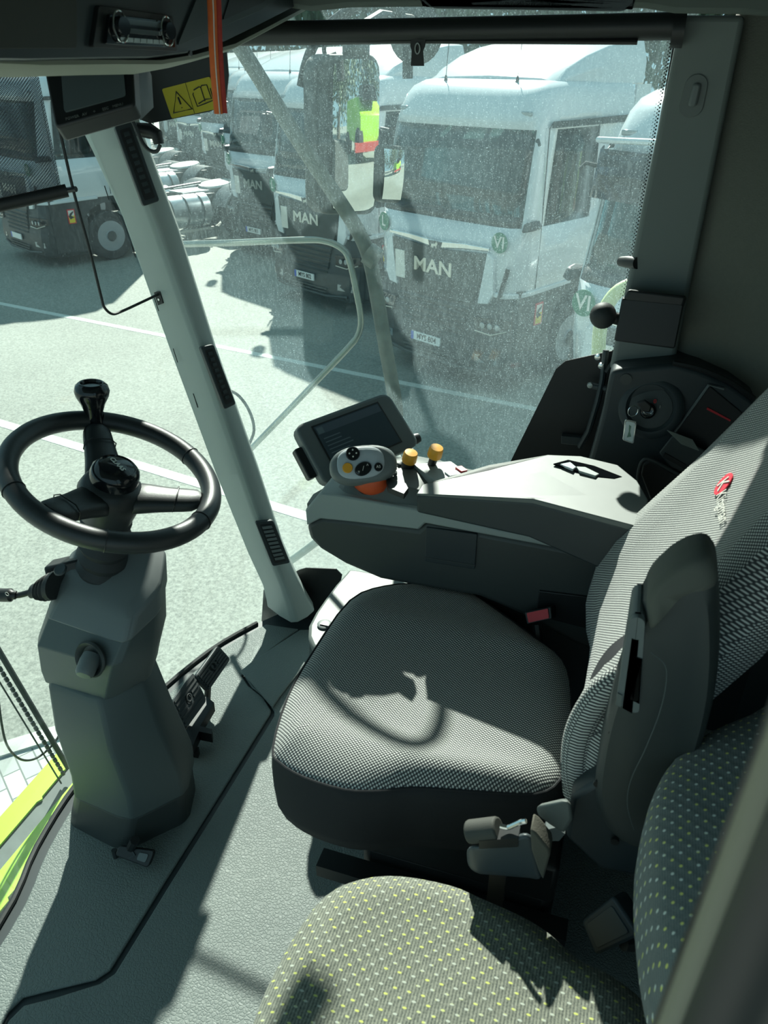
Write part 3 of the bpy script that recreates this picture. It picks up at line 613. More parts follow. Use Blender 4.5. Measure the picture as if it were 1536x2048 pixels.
    mb = MB(); mb.box((-.25, 2.72, .75), (.5, .1, .1)).cyl((0, 2.7, 1.1), (.1, 4.4, 1.2), .03, 8); B(mb, 'air_lines', M_tdark)
    # roof spoiler
    mb = MB(); sec = []
    for y, z, wd in ((.78, 3.57, 1.0), (1.0, 3.70, 1.02), (1.35, 3.83, 1.05), (1.75, 3.93, 1.07), (2.2, 3.99, 1.08), (2.55, 4.0, 1.08)):
        sec.append([V((-wd, y, 3.50)), V((-wd, y, (3.5 + z) / 2)), V((-wd * .93, y, z - .03)), V((-wd * .75, y, z)), V((0, y, z + .02)), V((wd * .75, y, z)), V((wd * .93, y, z - .03)), V((wd, y, (3.5 + z) / 2)), V((wd, y, 3.50))])
    mb.rings(sec); B(mb, 'roof_spoiler', M_white, ang=35, bevel=.015)
    # side air deflectors behind the cab
    for s in (-1, 1):
        mb = MB(); mb.prism([(s * 1.13, 2.36, 1.3), (s * 1.18, 2.62, 1.3), (s * 1.15, 2.62, 3.5), (s * 1.10, 2.36, 3.5)], (-s * .03, 0, 0)); B(mb, 'side_deflector', M_white)
    # inside
    mb = MB(); mb.rings([[V((-1.1, y, z)), V((1.1, y, z))] + [V((1.1, y, z - .5)), V((-1.1, y, z - .5))] for y, z in ((.14, 2.0), (.3, 2.08), (.6, 2.04), (.72, 1.85))]); B(mb, 'dashboard', M_int, bevel=.02)
    B(MB().tube([(.55 + .21 * cos(a), .82 + .10 * sin(a), 2.02 + .18 * sin(a)) for a in [2 * pi * k / 24 for k in range(24)]], .018, 6, closed=True), 'steering_wheel', M_tdark)
    for s in (-1, 1):
        st = B(MB().rings([[V((s * .55 + x * .25, 1.15 + y * .22, z)) for x, y in ((-1, -1), (1, -1), (1, 1), (-1, 1))] for z in (1.4, 1.85, 1.92)]), 'seat', M_int, bevel=.04)
        B(MB().rings([[V((s * .55 + x * wd, 1.42 + y * .08 + (z - 1.9) * .12, z)) for x, y in ((-1, -1), (1, -1), (1, 1), (-1, 1))] for z, wd in ((1.9, .25), (2.4, .24), (2.62, .16), (2.78, .13))]), 'seat_back', M_int, st, bevel=.04)
    B(MB().box((0, 2.2, 2.4), (2.26, .06, 1.9)), 'rear_lining', M_int); B(MB().box((0, 1.2, 1.40), (2.3, 1.9, .05)), 'cab_floor', M_int)
    B(MB().box((0, 1.15, 3.33), (1.9, 1.2, .03)), 'cab_lining', M_int)
    # wipers
    for x0 in (-.75, .05): B(MB().tube([(x0, -.0, 2.09), (x0 + .2, -.03, 2.16), (x0 + .75, .0, 2.20)], .010, 6), 'wiper_arm', M_tdark)
    # plate
    Qp = Quad((-.33, -.155, .60), (.19, -.155, .60), (.19, -.155, .49), (-.33, -.155, .49), face=(0, -5, .5))
    pl = B(Qp.panel(MB(), 0, 0, 1, 1, -.02, 0, .01), 'number_plate', M_plate); B(Qp.panel(MB(), 0, 0, .09, 1, 0, .003), 'plate_band', M_blue, pl)
    # stickers
    B(MB().prism([(-.72, -.080, 1.60), (-.55, -.082, 1.60), (-.53, -.085, 1.25), (-.70, -.083, 1.25)], (0, .02, 0)), 'toll_sticker', M_wsign)
    Qw = Quad((1.195, .50, 1.13), (1.195, .66, 1.13), (1.195, .66, .85), (1.195, .50, .85), face=(5, 0, 1))
    q = B(Qw.panel(MB(), 0, 0, 1, 1, -.02, 0), 'warning_sticker', M_red); B(Qw.panel(MB(), .12, .08, .88, .45, 0, .002), 'sticker_field', M_wsign, q); B(Qw.panel(MB(), .12, .45, .88, .94, 0, .002), 'sticker_field', M_syel, q)
    B(Qw.poly(MB(), [(.1, .5), (.3, .3), (.75, .15), (.85, .2), (.45, .45), (.9, .6), (.6, .62), (.3, .7)], .002, .004), 'sticker_figure', M_black, q)
    return t
def badge(t, x, txt, z=1.9):
    nx = V((.0, -1, 0)) if abs(x) < 1 else V((.22 * (1 if x > 0 else -1), -.97, 0)).normalized()
    y = -.012 if abs(x) < 1 else .03
    b = MB().lathe([(.003, 0), (.118, 0), (.118, .006), (.003, .008)], V((x, y, z)) + nx * .015, nx, 28).build('badge', M_green, t, local=True)
    e1 = V((0, 0, 1)).cross(nx) * -1; e1 = V((-nx.y, nx.x, 0)); e1 = e1 if e1.x > 0 else -e1
    text('badge_letters', txt, M_wsign, b, V((x, y, z)) + nx * .026, e1, (0, 0, 1), .19, .002, bold=.002, local=True)
proto = truck_proto()
def copy_tree(o, parent=None):
    c = o.copy(); S.collection.objects.link(c); c.parent = parent; ORG[c] = ORG.get(o, V())
    for ch in list(o.children): copy_tree(ch, c)
    return c
TR = radians(-27.6); exw = V((cos(TR), sin(TR), 0))
specs = [  # x, y, plate, left badge, right badge, label
    (-2.451, 9.839, 'MYS 804', 'L', 'VI', 'white truck with plate MYS 804, complete in the middle of the side window'),
    (-5.381, 12.59, 'MYS 802', 'L', 'VI', 'white truck with plate MYS 802, half hidden behind the tall exterior mirror'),
    (-8.053, 16.011, 'MYS 803', 'L', 'VI', 'white truck behind the dusty mirror arm, third from the right in the row'),
    (.45, 6.60, '', 'VI', '', 'nearest white truck cut off by the grey rear window post, with a dark sun visor'),
    (-12.6, 13.95, '', 'L', 'VI', 'white truck seen through the windscreen behind the lowered mesh sunshade'),
    (-10.5, 20.3, '', 'L', 'VI', 'far white truck just right of the hanging orange strap'),
    (-15.4, 17.2, '', 'L', 'VI', 'white truck parked behind the one at the mesh sunshade, mostly its chassis showing'),
    (-18.3, 20.6, '', 'L', 'VI', 'distant white truck with flat chassis behind the corner pillar'),
    (-13.3, 24.0, '', 'L', 'VI', 'farthest white truck in the row right of the orange strap'),
    (-16.2, 27.3, '', 'L', 'VI', 'remote white truck seen between the pillar vent and the orange strap'),
    (-19.2, 31.2, '', 'L', 'VI', 'most remote white truck, a small shape above the chassis rows'),
]
trucks = []
for i, (x, y, pl, lb, rb, lab) in enumerate(specs):
    t = proto if i == 0 else copy_tree(proto)
    t.location = (x, y, G); t.rotation_euler = (0, 0, TR); t['label'] = lab; t['category'] = 'truck'; t['group'] = 'white trucks parked in echelon'
    trucks.append((t, pl, lb, rb))
for t, pl, lb, rb in trucks:
    if lb: badge(t, -.97 if lb == 'VI' else -1.02, lb)
    if rb: badge(t, .96, rb)
    if pl:
        np_ = [c for c in t.children if c.name.startswith('number_plate')][0]
        text('plate_text', pl, M_black, np_, (-.05, -.157, .545), (1, 0, 0), (0, 0, 1), .105, .002, bold=.001, sxy=.92, local=True)
vt = trucks[3][0]
for c in list(vt.children_recursive):
    if c.name.startswith('mirror_case'): bpy.data.objects.remove(c)
mb = MB(); mb.rings([[V((x, y - .20 - (3.05 - z) * .2, z)) for x, y in ((-1.13, .42), (-1.0, .16), (-.5, .06), (0, .04), (.5, .06), (1.0, .16), (1.13, .42))] for z in (3.14, 3.0, 2.78)], closed=False, cap=(False, False)); v = mb.build('sun_visor', G_visor, vt, local=True, solid=.01)
mb = MB(); mb.tube([(-1.14, .30, 3.17), (-1.05, .0, 3.20), (-.5, -.12, 3.22), (0, -.15, 3.22), (.5, -.12, 3.22), (1.05, .0, 3.2), (1.14, .3, 3.17)], .024, 8); mb.build('visor_rim', M_white, v, local=True)

# ================================================================== trees far behind the trucks
def tree(loc, h, r, lab, seed, first=[None]):
    t = thing('tree', lab, 'tree', loc, group='trees behind the parked trucks')
    if first[0] is None:
        rnd = random.Random(seed); mb = MB(); blobs = [(V((rnd.uniform(-.55, .55), rnd.uniform(-.55, .55), rnd.uniform(.3, .95))), rnd.uniform(.28, .42)) for _ in range(16)]
        for c, br in blobs:
            for _ in range(260):
                d = V((rnd.gauss(0, 1), rnd.gauss(0, 1), rnd.gauss(0, 1))).normalized(); p = c + d * br * rnd.uniform(.75, 1.05); p.z = max(p.z, .12)
                a = V((rnd.gauss(0, 1), rnd.gauss(0, 1), rnd.gauss(0, 1))).normalized() * .034; b = a.orthogonal().normalized() * .02
                mb.face([p - a, p - b, p + a, p + b])
        cr = mb.build('crown', M_leaf, t, local=True)
        tk = MB().tube([(0, 0, 0), (.01, 0, .3), (0, .02, .6)], [.05, .035, .02], 8).build('trunk', M_bark, t, local=True); first[0] = (cr, tk)
    else:
        for q in first[0]: c = q.copy(); S.collection.objects.link(c); c.parent = t
    t.scale = (r, r, h); t.rotation_euler = (0, 0, seed * 1.7)
places = ['tree behind the farthest roofs at the far left', 'tree behind the mesh sunshade', 'tree seen over the chassis rows', 'tree above the roofs right of the orange strap', 'tree above the third truck from the right', 'tree above the dusty mirror arm', 'tree directly behind the tall exterior mirror', 'tree behind the dark pull tab of the roller blind', 'tree to the left of the middle truck spoiler', 'tree behind the middle truck spoiler', 'tree to the right of the middle truck spoiler', 'tree beside the grey rear window post', 'tree hidden mostly by the rear window post']
for k in range(13):
    az = radians(52 - k * 4.9); dist = 42 + (k * 37 % 9); tree((-sin(az) * dist, cos(az) * dist, G), 8.5 + (k * 5 % 4), 4.6 + (k % 3) * .5, 'dark green leafy ' + places[k], k)

for k, (x, y) in enumerate(((38, 4), (36, 10), (39, 16), (36, 22))): tree((x, y, G), 8, 4.0, 'dark tree behind the harvester, seen only in the exterior mirrors', k + 20)
# lime harvester standing behind, only seen in the mirrors
hv = thing('harvester', 'lime green harvester with red stripes, seen only in the exterior mirrors', 'harvester', (24, 10.6, G))
MB().prism([(22.6, 9.4, G + .9), (28.5, 9.4, G + .9), (28.5, 9.4, G + 3.3), (24.5, 9.4, G + 3.5), (22.8, 9.4, G + 2.6)], (0, 2.6, 0)).build('body_panel', M_lime, hv, bevel=.1)
for yy in (9.2, 11.6):
    for xx, rr in ((23.2, .95), (27.6, .7)):
        MB().lathe([(.003, 0), (rr * .6, 0), (rr, .06), (rr, .5), (rr * .6, .55), (.003, .55)], (xx, yy, G + rr), (0, 1, 0), 24).build('wheel', M_tyre, hv)
MB().box((22.4, 10.5, G + .9), (.4, 3.4, .5)).build('header', plain('header_red', (.5, .05, .04), .5), hv)
MB().box((23.6, 10.7, G + 3.7), (1.6, 1.8, .9)).build('cab', M_gloss, hv, bevel=.1)

# ================================================================== steering wheel and column
WC = V((-.879, 1.063, .824)); WN = V((.374, .035, .926)).normalized(); WR = .1835
WA = V((0, 1, 0)); WA = (WA - WN * WA.dot(WN)).normalized(); WB = WN.cross(WA)       # WB points to the front, WA to the far side
def wp_(r, a, w=0): return WC + (WA * cos(a) + WB * sin(a)) * r + WN * w
sw = thing('steering_wheel', 'black leather steering wheel with three spokes and a round spinner knob', 'steering wheel', tuple(WC))
rim_ = MB().tube([wp_(WR, 2 * pi * k / 72) for k in range(72)], .0195, 16, closed=True, ref=tuple(WN)).build('rim', M_leather, sw, ang=60)
for a in (150, 42, 272, 210, 340):
    t = radians(a); d = (WA * -sin(t) + WB * cos(t)); c = wp_(WR, t)
    MB().tube([c + (wp_(1, t) - WC).normalized() * cos(k) * .0200 + WN * sin(k) * .0200 for k in [2 * pi * q / 24 for q in range(24)]], .0009, 6, closed=True).build('rim_seam', M_black, rim_)
def ang_of(px, py):
    d = ray(px, py); t = (WC - C0).dot(WN) / d.dot(WN); p = C0 + d * t - WC; return math.atan2(p.dot(WB), p.dot(WA))
knobA = ang_of(190, 845); spk = [knobA, ang_of(70, 1035), ang_of(410, 1000)]
for a in spk:
    R = []; u = (wp_(1, a) - WC).normalized(); v = WN.cross(u)
    for r, wd, th, wz in ((.030, .046, .024, -.040), (.065, .036, .019, -.030), (.105, .031, .0165, -.020), (.140, .029, .015, -.010), (.168, .027, .015, -.001)):
        R.append([WC + u * r + v * (wd * x) + WN * (wz + th * y) for x, y in ((-1, -.6), (-.75, -1), (.75, -1), (1, -.6), (1, .4), (.6, 1), (-.6, 1), (-1, .4))])
    sp = MB().rings(R).build('spoke', M_leather, sw, sub=1, ang=80)
    mb = MB(); c = WC + u * .118 + WN * -.014; mb.tube([c + v * x * .0302 + WN * y * .0165 for x, y in ((-1, -.6), (-.75, -1), (.75, -1), (1, -.6), (1, .4), (.6, 1), (-.6, 1), (-1, .4))], .0012, 6, closed=True); mb.build('spoke_seam', M_black, sp)
MB().lathe([(.004, -.095), (.050, -.095), (.058, -.06), (.062, -.035), (.055, -.018), (.044, -.006), (.004, -.004)], WC, WN, 32).build('hub', M_leather, sw, ang=60)
cap = MB().lathe([(.044, -.014), (.0455, .006), (.043, .018), (.036, .026), (.034, .0275), (.0325, .0255), (.022, .0285), (.004, .030)], WC, WN, 36).build('hub_cap', M_gloss, sw, ang=50)
text('cap_lettering', 'CLAAS', M_silver, cap, WC + WN * .0308, (-WB * .9 - WA * .35), WN.cross(-WB * .9 - WA * .35), .0135, .0004, bold=.0002)
ks = wp_(WR - .004, knobA); 
kb = MB().lathe([(.013, -.012), (.020, .0), (.018, .022), (.024, .040), (.032, .056), (.034, .066), (.031, .077), (.024, .083), (.021, .083), (.019, .078), (.004, .077)], ks, (V((0, .05, 1)) + WN * .3), 28).build('spinner_knob', M_gloss, sw, ang=50)
col = thing('steering_column', 'grey steering column with rubber bellows, indicator stalk and adjusting pedal', 'steering column', (-.9, .95, 0))
axb = WC - WN * .09
def cyp(px, py, Y): return PY(px, py, Y)
top = cyp(205, 1150, 1.04)
mb = MB(); P = []; n = 12
for k in range(n + 1):
    t = k / n; P.append(((.050 if k % 2 else .043) + .004 * t, t))
ax = (top - axb)
mb.rings([[axb + ax * t * 1.15 + WA * cos(a) * r + WB * sin(a) * r for a in [2 * pi * q / 28 for q in range(28)]] for r, t in P]); mb.build('bellows', M_rubber, col, ang=25)
def sect(px, py, Y, w, dep, tilt=0, ridge=.2, dz=0):
    c = PY(px, py, Y); r = V((cos(YAW), sin(YAW), 0)); f = V((-sin(YAW), cos(YAW), 0))
    pts = [(-1, -.15), (-.92, -.45), (ridge - .25, -.93), (ridge, -1.0), (ridge + .14, -.92), (.94, -.40), (1, -.2), (.98, .5), (.7, .9), (-.6, .9), (-.96, .5)]
    return [c + r * (x * w) + f * (y * dep) + V((0, 0, tilt * (y * dep) + dz)) for x, y in pts]
# lower body, from the floor up
mb = MB(); mb.rings([sect(268, 1562, .955, .128, .105, ridge=.20), sect(262, 1520, .960, .126, .105, ridge=.20), sect(226, 1430, .965, .117, .10, ridge=.22), sect(204, 1350, .975, .105, .090, ridge=.24), sect(202, 1335, .98, .098, .085, ridge=.22)])
lb = mb.build('lower_cover', M_col, col, bevel=.006, ang=30, bseg=3)
mb = MB(); mb.rings([sect(266, 1640, .955, .134, .12, ridge=.1), sect(266, 1615, .955, .138, .115, ridge=.12), sect(268, 1558, .957, .124, .10, ridge=.2)]); mb.build('base_cover', M_body, col, bevel=.012, ang=30, bseg=3)
mb = MB(); mb.rings([sect(202, 1338, .985, .110, .092, ridge=.34), sect(200, 1315, .985, .115, .096, ridge=.38), sect(203, 1262, .99, .122, .105, ridge=.44), sect(212, 1205, 1.01, .112, .100, ridge=.50, tilt=.25), sect(224, 1155, 1.03, .098, .09, ridge=.50, tilt=.45)])
us = mb.build('upper_shroud', M_col, col, bevel=.006, ang=30, bseg=3)
mb = MB(); mb.rings([sect(214, 1202, 1.01, .114, .103, ridge=.50, tilt=.25), sect(226, 1148, 1.03, .100, .093, ridge=.50, tilt=.45), sect(224, 1136, 1.035, .082, .075, ridge=.50, tilt=.45)])
mb.build('top_cap', M_mid, col, bevel=.006, ang=30, bseg=3)
c = PY(182, 1318, .905); nrm = (V((-.12, -1, .35))).normalized()
rc = MB().lathe([(.034, -.004), (.037, .003), (.034, .007), (.028, .003), (.024, -.006), (.004, -.008)], c, nrm, 32).build('knob_recess', M_body, us, ang=50)
MB().lathe([(.017, -.01), (.019, .004), (.018, .028), (.014, .034), (.004, .035)], c + V((0, -.002, 0)), (V((0.1, -.8, -.35))).normalized(), 24).build('tilt_knob', M_mid, rc, ang=50)
# stalk box, boot, stalk
Qb = Quad(PY(86, 1135, .985), PY(160, 1118, 1.02), PY(172, 1208, 1.0), PY(106, 1214, .965))
bx = Qb.panel(MB(), 0, 0, 1, 1, -.06, 0).build('switch_box', M_black, col, bevel=.005)
MB().lathe([(.003, -.001), (.012, 0), (.0135, .003), (.011, .006), (.004, .0055)], PY(124, 1141, .97) + V((0, -.002, .002)), (0, -.5, .85), 20).build('push_button', M_dark, bx)
b0 = PY(104, 1172, .965); b1 = PY(66, 1182, .955); a_ = b1 - b0
mb = MB(); mb.rings([[b0 + a_ * t + V((0, cos(q), sin(q))) * r for q in [2 * pi * k / 20 for k in range(20)]] for t, r in ((-.2, .030), (.0, .030), (.12, .026), (.2, .029), (.35, .023), (.42, .026), (.58, .019), (.65, .022), (.8, .016), (1.0, .015), (1.05, .008))]); mb.build('stalk_boot', M_rubber, bx, ang=25)
st = MB().tube(catmull([PY(68, 1182, .955), PY(40, 1190, .945), PY(26, 1190, .94), PY(0, 1190, .935), PY(-30, 1186, .93)], 5), [.006] * 8 + [.009] * 3 + [.0135] * 6 + [.013] * 4, 14).build('indicator_stalk', M_black, bx)
mb = MB(); o = PY(14, 1188, .921); mb.tube([o + V((cos(a) * .004, 0, sin(a) * .004)) for a in [2 * pi * k / 12 for k in range(12)]], .0006, 5, closed=True); mb.build('lamp_symbol', M_wsign, st)
# adjusting pedal at the foot of the column
pq = Quad(PZ(240, 1690, .045), PZ(312, 1700, .045), PZ(298, 1735, .022), PZ(232, 1710, .03))
pd_ = pq.panel(MB(), 0, 0, 1, 1, -.006, .006, .006).build('tilt_pedal', M_black, col, bevel=.002)
pq.panel(MB(), .62, .25, .88, .75, .006, .008, .003).build('pedal_symbol', M_mid, pd_); pq.poly(MB(), [(.38, .2), (.50, .5), (.38, .8), (.42, .8), (.55, .5), (.42, .2)], .006, .008).build('pedal_arrow', M_dark, pd_)
MB().tube([PZ(270, 1680, .09), PZ(262, 1695, .05)], .010, 8).build('pedal_arm', M_black, pd_)
MB().tube([PZ(228, 1700, .03), PZ(232, 1715, .006)], .006, 8).build('pedal_stop', M_rubber, pd_)
# pedals
def pedal(q, zs, lab):
    pts = [PZ(x, y, z) for (x, y), z in zip(q, zs)]; Q = Quad(*pts)
    c = sum(pts, V()) / 4; t = thing('pedal', lab, 'pedal', (c.x, c.y, 0))
    pad = Q.panel(MB(), 0, 0, 1, 1, -.014, 0, .010).build('pad', M_dark, t, bevel=.003)
    for k in range(6):
        v0 = .08 + .145 * k
        if k in (2, 3): Q.panel(MB(), .05, v0, .35, v0 + .07, 0, .004).build('rib', M_rubber, pad); Q.panel(MB(), .65, v0, .95, v0 + .07, 0, .004).build('rib', M_rubber, pad)
        else: Q.panel(MB(), .05, v0, .95, v0 + .07, 0, .004).build('rib', M_rubber, pad)
    mb = MB(); cc = Q.p(.5, .45, .003); e1 = (Q.B - Q.A).normalized(); e2 = (Q.D - Q.A).normalized()
    mb.tube([cc + e1 * cos(a) * .009 + e2 * sin(a) * .009 for a in [2 * pi * k / 16 for k in range(16)]], .002, 6, closed=True); mb.build('pad_ring', M_rubber, pad)
    MB().tube([Q.p(.5, .6, -.012), Q.p(.5, .6, -.012) + V((-.02, .0, -.06)), V((Q.p(.5, .5).x - .03, Q.p(.5, .5).y - .01, .0))], .009, 8).build('pedal_arm', M_black, t)
    return t
pedal([(343, 1402), (386, 1343), (414, 1400), (372, 1458)], [.15, .15, .11, .11], 'black ribbed pedal nearer to the steering column')
pedal([(390, 1352), (436, 1289), (462, 1318), (418, 1382)], [.15, .15, .11, .11], 'black ribbed pedal farther from the steering column, beside the windscreen')
mb = MB(); mb.prism([PZ(x, y, .06) for x, y in [(366, 1470), (412, 1392), (428, 1405), (400, 1452), (424, 1458), (423, 1468), (398, 1463), (385, 1492)]], (0, 0, -.03)).prism([PZ(x, y, .03) for x, y in [(375, 1490), (398, 1494), (394, 1504), (374, 1500)]], (0, 0, -.03))
tag(mb.build('pedal_bracket', M_black), 'black pedal bracket on the floor mat right of the column', 'bracket')

# ================================================================== driver seat
seat = thing('driver_seat', 'grey dotted driver seat with dark sides, raised armrest and red embroidered emblem', 'seat', (-.2, 1.05, 0))
cush = catmull([PZ(x, y, .495) for x, y in [(546, 1500), (575, 1400), (625, 1310), (700, 1205), (770, 1176), (850, 1172), (930, 1184), (990, 1222), (1070, 1280), (1125, 1325), (1142, 1390), (1138, 1500), (1118, 1565), (1070, 1592), (960, 1588), (830, 1580), (760, 1586), (690, 1584), (610, 1560), (560, 1530)]], 3, closed=True)
zc = sum(cush, V()) / len(cush)
mb = MB(); mb.rings([scaled(cush, s, z) for s, z in ((.86, .335), (.97, .345), (1.0, .375), (1.012, .43), (1.012, .475), (1.0, .497), (.97, .50))]); mb.build('cushion_side', M_side, seat, ang=60)
def topz(s): return [V((zc.x + (p.x - zc.x) * s, zc.y + (p.y - zc.y) * s, .497 + .021 * min(1, (1 - s) / .12) ** .6 - .012 * max(0, (.75 - s) / .75) + .012 * max(0, 1 - abs(abs(((p.y - zc.y) * s) / .2) - .85) / .3) * min(1, (1 - s) / .15))) for p in cush]
mb = MB(); mb.rings([topz(s) for s in (1.0, .985, .965, .94, .90, .84, .76, .66, .54, .42, .30, .18, .07)], cap=(False, True)); mb.build('cushion_cover', M_seat, seat, ang=80, uv=((1, 0, 0), (0, 1, 0)))
MB().tube([p + V((0, 0, .003)) for p in scaled(cush, 1.0, .497)], .0022, 6, closed=True).build('piping', M_side, seat)
# backrest: sections stacked upward, front face concave
def bsec(h, xf, y0, y1, th, bol, k=9):
    pts = []
    for i in range(k + 1):
        t = i / k; e = abs(2 * t - 1); pts.append(V((xf - bol * e ** 3 + .05 * max(0, e - .86) * 4 * (e - .86) * 6, y0 + (y1 - y0) * t, h)))
    pts += [V((xf + th * .5, y1 + .012, h)), V((xf + th, y1 - .02, h + .01)), V((xf + th, y0 + .02, h + .01)), V((xf + th * .5, y0 - .012, h))]
    return pts
secb = [(.44, .075, .84, 1.24, .10, .03), (.50, .050, .825, 1.255, .12, .035), (.56, .030, .82, 1.265, .13, .040), (.62, .022, .815, 1.27, .13, .042), (.69, .028, .815, 1.272, .13, .040), (.76, .055, .82, 1.270, .12, .040),
        (.84, .100, .83, 1.268, .12, .035), (.92, .145, .84, 1.262, .11, .030), (1.0, .185, .85, 1.255, .11, .026), (1.08, .225, .855, 1.25, .10, .022), (1.18, .265, .86, 1.24, .09, .02), (1.28, .30, .88, 1.215, .08, .015), (1.34, .33, .93, 1.17, .06, .01)]
mb = MB(); mb.rings([bsec(*s) for s in secb]); br = mb.build('backrest', M_seat, seat, ang=80, uv=((0, 1, 0), (.35, 0, .94)))
# near bolster curling down to the cushion
pth = catmull([PY(x, y, .80) for x, y in [(1232, 1370), (1190, 1398), (1160, 1435), (1138, 1485), (1131, 1540), (1137, 1590), (1150, 1625)]], 4)
MB().tube([p + V((.012, .02, 0)) for p in pth], .014, 12, flat=1.5, ref=(0, 1, 0)).build('bolster_edge', M_seat, seat, uv=((0, 1, 0), (0, 0, 1)), ang=80)
mb = MB(); mb.prism([p + V((.014, .025, 0)) for p in pth] + [PY(1250, 1610, .80), PY(1290, 1400, .80)], (0, .10, 0)); mb.build('bolster_side', M_side, seat, bevel=.01)
# embroidered emblem on the backrest
def onback(px, py, Y0=1.05):
    a, b = .9, 1.3
    best = None
    for i in range(200):
        Y = .80 + i * .0025; p = PY(px, py, Y); hs = [s[0] for s in secb]
        for q in range(len(secb) - 1):
            if secb[q][0] <= p.z <= secb[q + 1][0]:
                t = (p.z - secb[q][0]) / (secb[q + 1][0] - secb[q][0]); g = [u + (v - u) * t for u, v in zip(secb[q], secb[q + 1])]
                e = abs(2 * (Y - g[2]) / (g[3] - g[2]) - 1); xf = g[1] - g[4 + 1] * e ** 3
                if best is None or abs(p.x - xf) < best[0]: best = (abs(p.x - xf), p)
    return best[1]
E0, E1 = onback(1450, 970), onback(1447, 1075)
upb = V((.47, 0, .88)).normalized(); nb = V((-.88, 0, .47)).normalized(); rt = V((0, -1, 0))
em = MB().lathe([(.002, 0), (.019, 0), (.019, .0015), (.002, .002)], E0 + nb * .002, nb, 28, ref=tuple(upb)).build('emblem', plain('embroidery_red', (.75, .03, .06), .8), br)
text('emblem_letter', 'K', M_wsign, em, E0 + nb * .0045, rt, upb, .034, .0006, shear=.3)
text('embroidered_lettering', 'Kingman', M_wsign, br, E0 + nb * .004 + rt * .014 + upb * -.006, rt, upb, .029, .0002, shear=.55, sxy=.86, align='LEFT')
# raised armrest on the near side
ya = .80
ao = [(1392, 1118), (1425, 1124), (1438, 1165), (1440, 1300), (1425, 1420), (1385, 1560), (1345, 1660), (1300, 1708), (1240, 1690), (1205, 1650), (1188, 1600), (1196, 1520), (1215, 1430), (1245, 1335), (1268, 1250), (1288, 1205), (1305, 1172), (1345, 1138)]
ap = catmull([PY(x, y, ya - .03) for x, y in ao], 3, closed=True); ac = sum(ap, V()) / len(ap)
R = []
for s, dy in ((.84, -.012), (.94, -.004), (1.0, .010), (1.0, .05), (.95, .065), (.85, .07)): R.append([ac + (p - ac) * s + V((0, dy, 0)) for p in ap])
ar = MB().rings(R).build('armrest', M_body, seat, ang=40)
ap2 = catmull([PY(x, y, ya - .05) for x, y in [(1392, 1120), (1424, 1126), (1436, 1172), (1400, 1180), (1360, 1200), (1325, 1240), (1298, 1266), (1292, 1232), (1300, 1190), (1340, 1146)]], 3, closed=True); ac2 = sum(ap2, V()) / len(ap2)
MB().rings([[ac2 + (p - ac2) * s + V((0, dy, 0)) for p in ap2] for s, dy in ((.7, -.002), (.92, .002), (1.0, .014), (1.0, .055), (.9, .062))]).build('armrest_pad', plain('armrest_pad', (.085, .09, .078), .85, bump=(600, .3, .0006)), ar, ang=70)
ln = MB().tube(catmull([PY(x, y, ya - .053) for x, y in [(1302, 1305), (1330, 1330), (1332, 1370), (1318, 1430), (1290, 1500), (1262, 1560), (1255, 1610), (1268, 1660)]], 5), .0007, 6).build('mould_line', M_col, ar)
Qh = Quad(PY(1262, 1215, .765), PY(1292, 1218, .765), PY(1278, 1425, .765), PY(1232, 1400, .765))
hd = Qh.panel(MB(), 0, 0, 1, 1, -.05, .008, .010).build('adjusting_handle', M_mid, ar, bevel=.004)
Qh.panel(MB(), .62, .42, .93, .86, .008, .0095, .006).build('handle_recess', M_black, hd)
Qh.panel(MB(), .02, .01, .98, .22, .006, .016, .008).build('handle_knuckle', M_mid, hd, bevel=.004)
Qh.panel(MB(), .0, .86, .22, .99, .008, .010).build('handle_glint', M_arm, hd)
for x, y, r in ((1224, 1462, .0042), (1196, 1565, .006), (1230, 1680, .006)): MB().lathe([(.001, 0), (r, 0), (r, .004), (.001, .004)], PY(x, y, ya - .035 if y < 1500 else ya - .03), (0, -1, 0), 12).build('cap_plug', M_black, ar)
# recliner lever, frame, suspension
mb = MB(); mb.rings([[PY(x, y, .745 + k) for x, y in q] for k, q in ((0, [(1072, 1612), (1128, 1600), (1142, 1606), (1146, 1640), (1128, 1668), (1100, 1650), (1074, 1630)]), (.03, [(1078, 1608), (1128, 1596), (1142, 1600), (1146, 1630), (1128, 1655), (1100, 1640), (1080, 1625)]))]); mb.build('recliner_lever', M_arm, seat, bevel=.005)
mb = MB(); mb.prism([PY(x, y, .775) for x, y in [(1142, 1595), (1200, 1560), (1250, 1600), (1290, 1700), (1300, 1760), (1200, 1740), (1130, 1675)]], (0, .06, 0)); mb.build('side_bracket', M_dark, seat, bevel=.008)
MB().prism([PY(x, y, .80) for x, y in [(1112, 1655), (1130, 1668), (1118, 1682), (1096, 1682), (1086, 1668), (1090, 1660)]], (0, .02, 0)).build('guide_plate', M_mid, seat)
MB().box((-.17, 1.05, .28), (.40, .38, .10)).build('seat_frame', M_black, seat, bevel=.01)
MB().box((-.15, 1.05, .12), (.36, .36, .24)).build('suspension', M_black, seat, bevel=.02)
MB().box((-.17, .84, .19), (.46, .04, .03)).build('seat_rail', M_black, seat)
MB().box((-.17, 1.26, .19), (.46, .04, .03)).build('seat_rail', M_black, seat)
bk = thing('seat_belt_buckle', 'black belt buckle with red release button at the far side of the driver seat', 'belt buckle', PY(1078, 1240, 1.27))
Qk = Quad(PY(1052, 1226, 1.27), PY(1098, 1216, 1.27), PY(1100, 1236, 1.26), PY(1056, 1246, 1.26))
MB().tube([PY(1074, 1250, 1.28), PY(1080, 1300, 1.25)], .010, 8).build('stalk', M_black, bk)
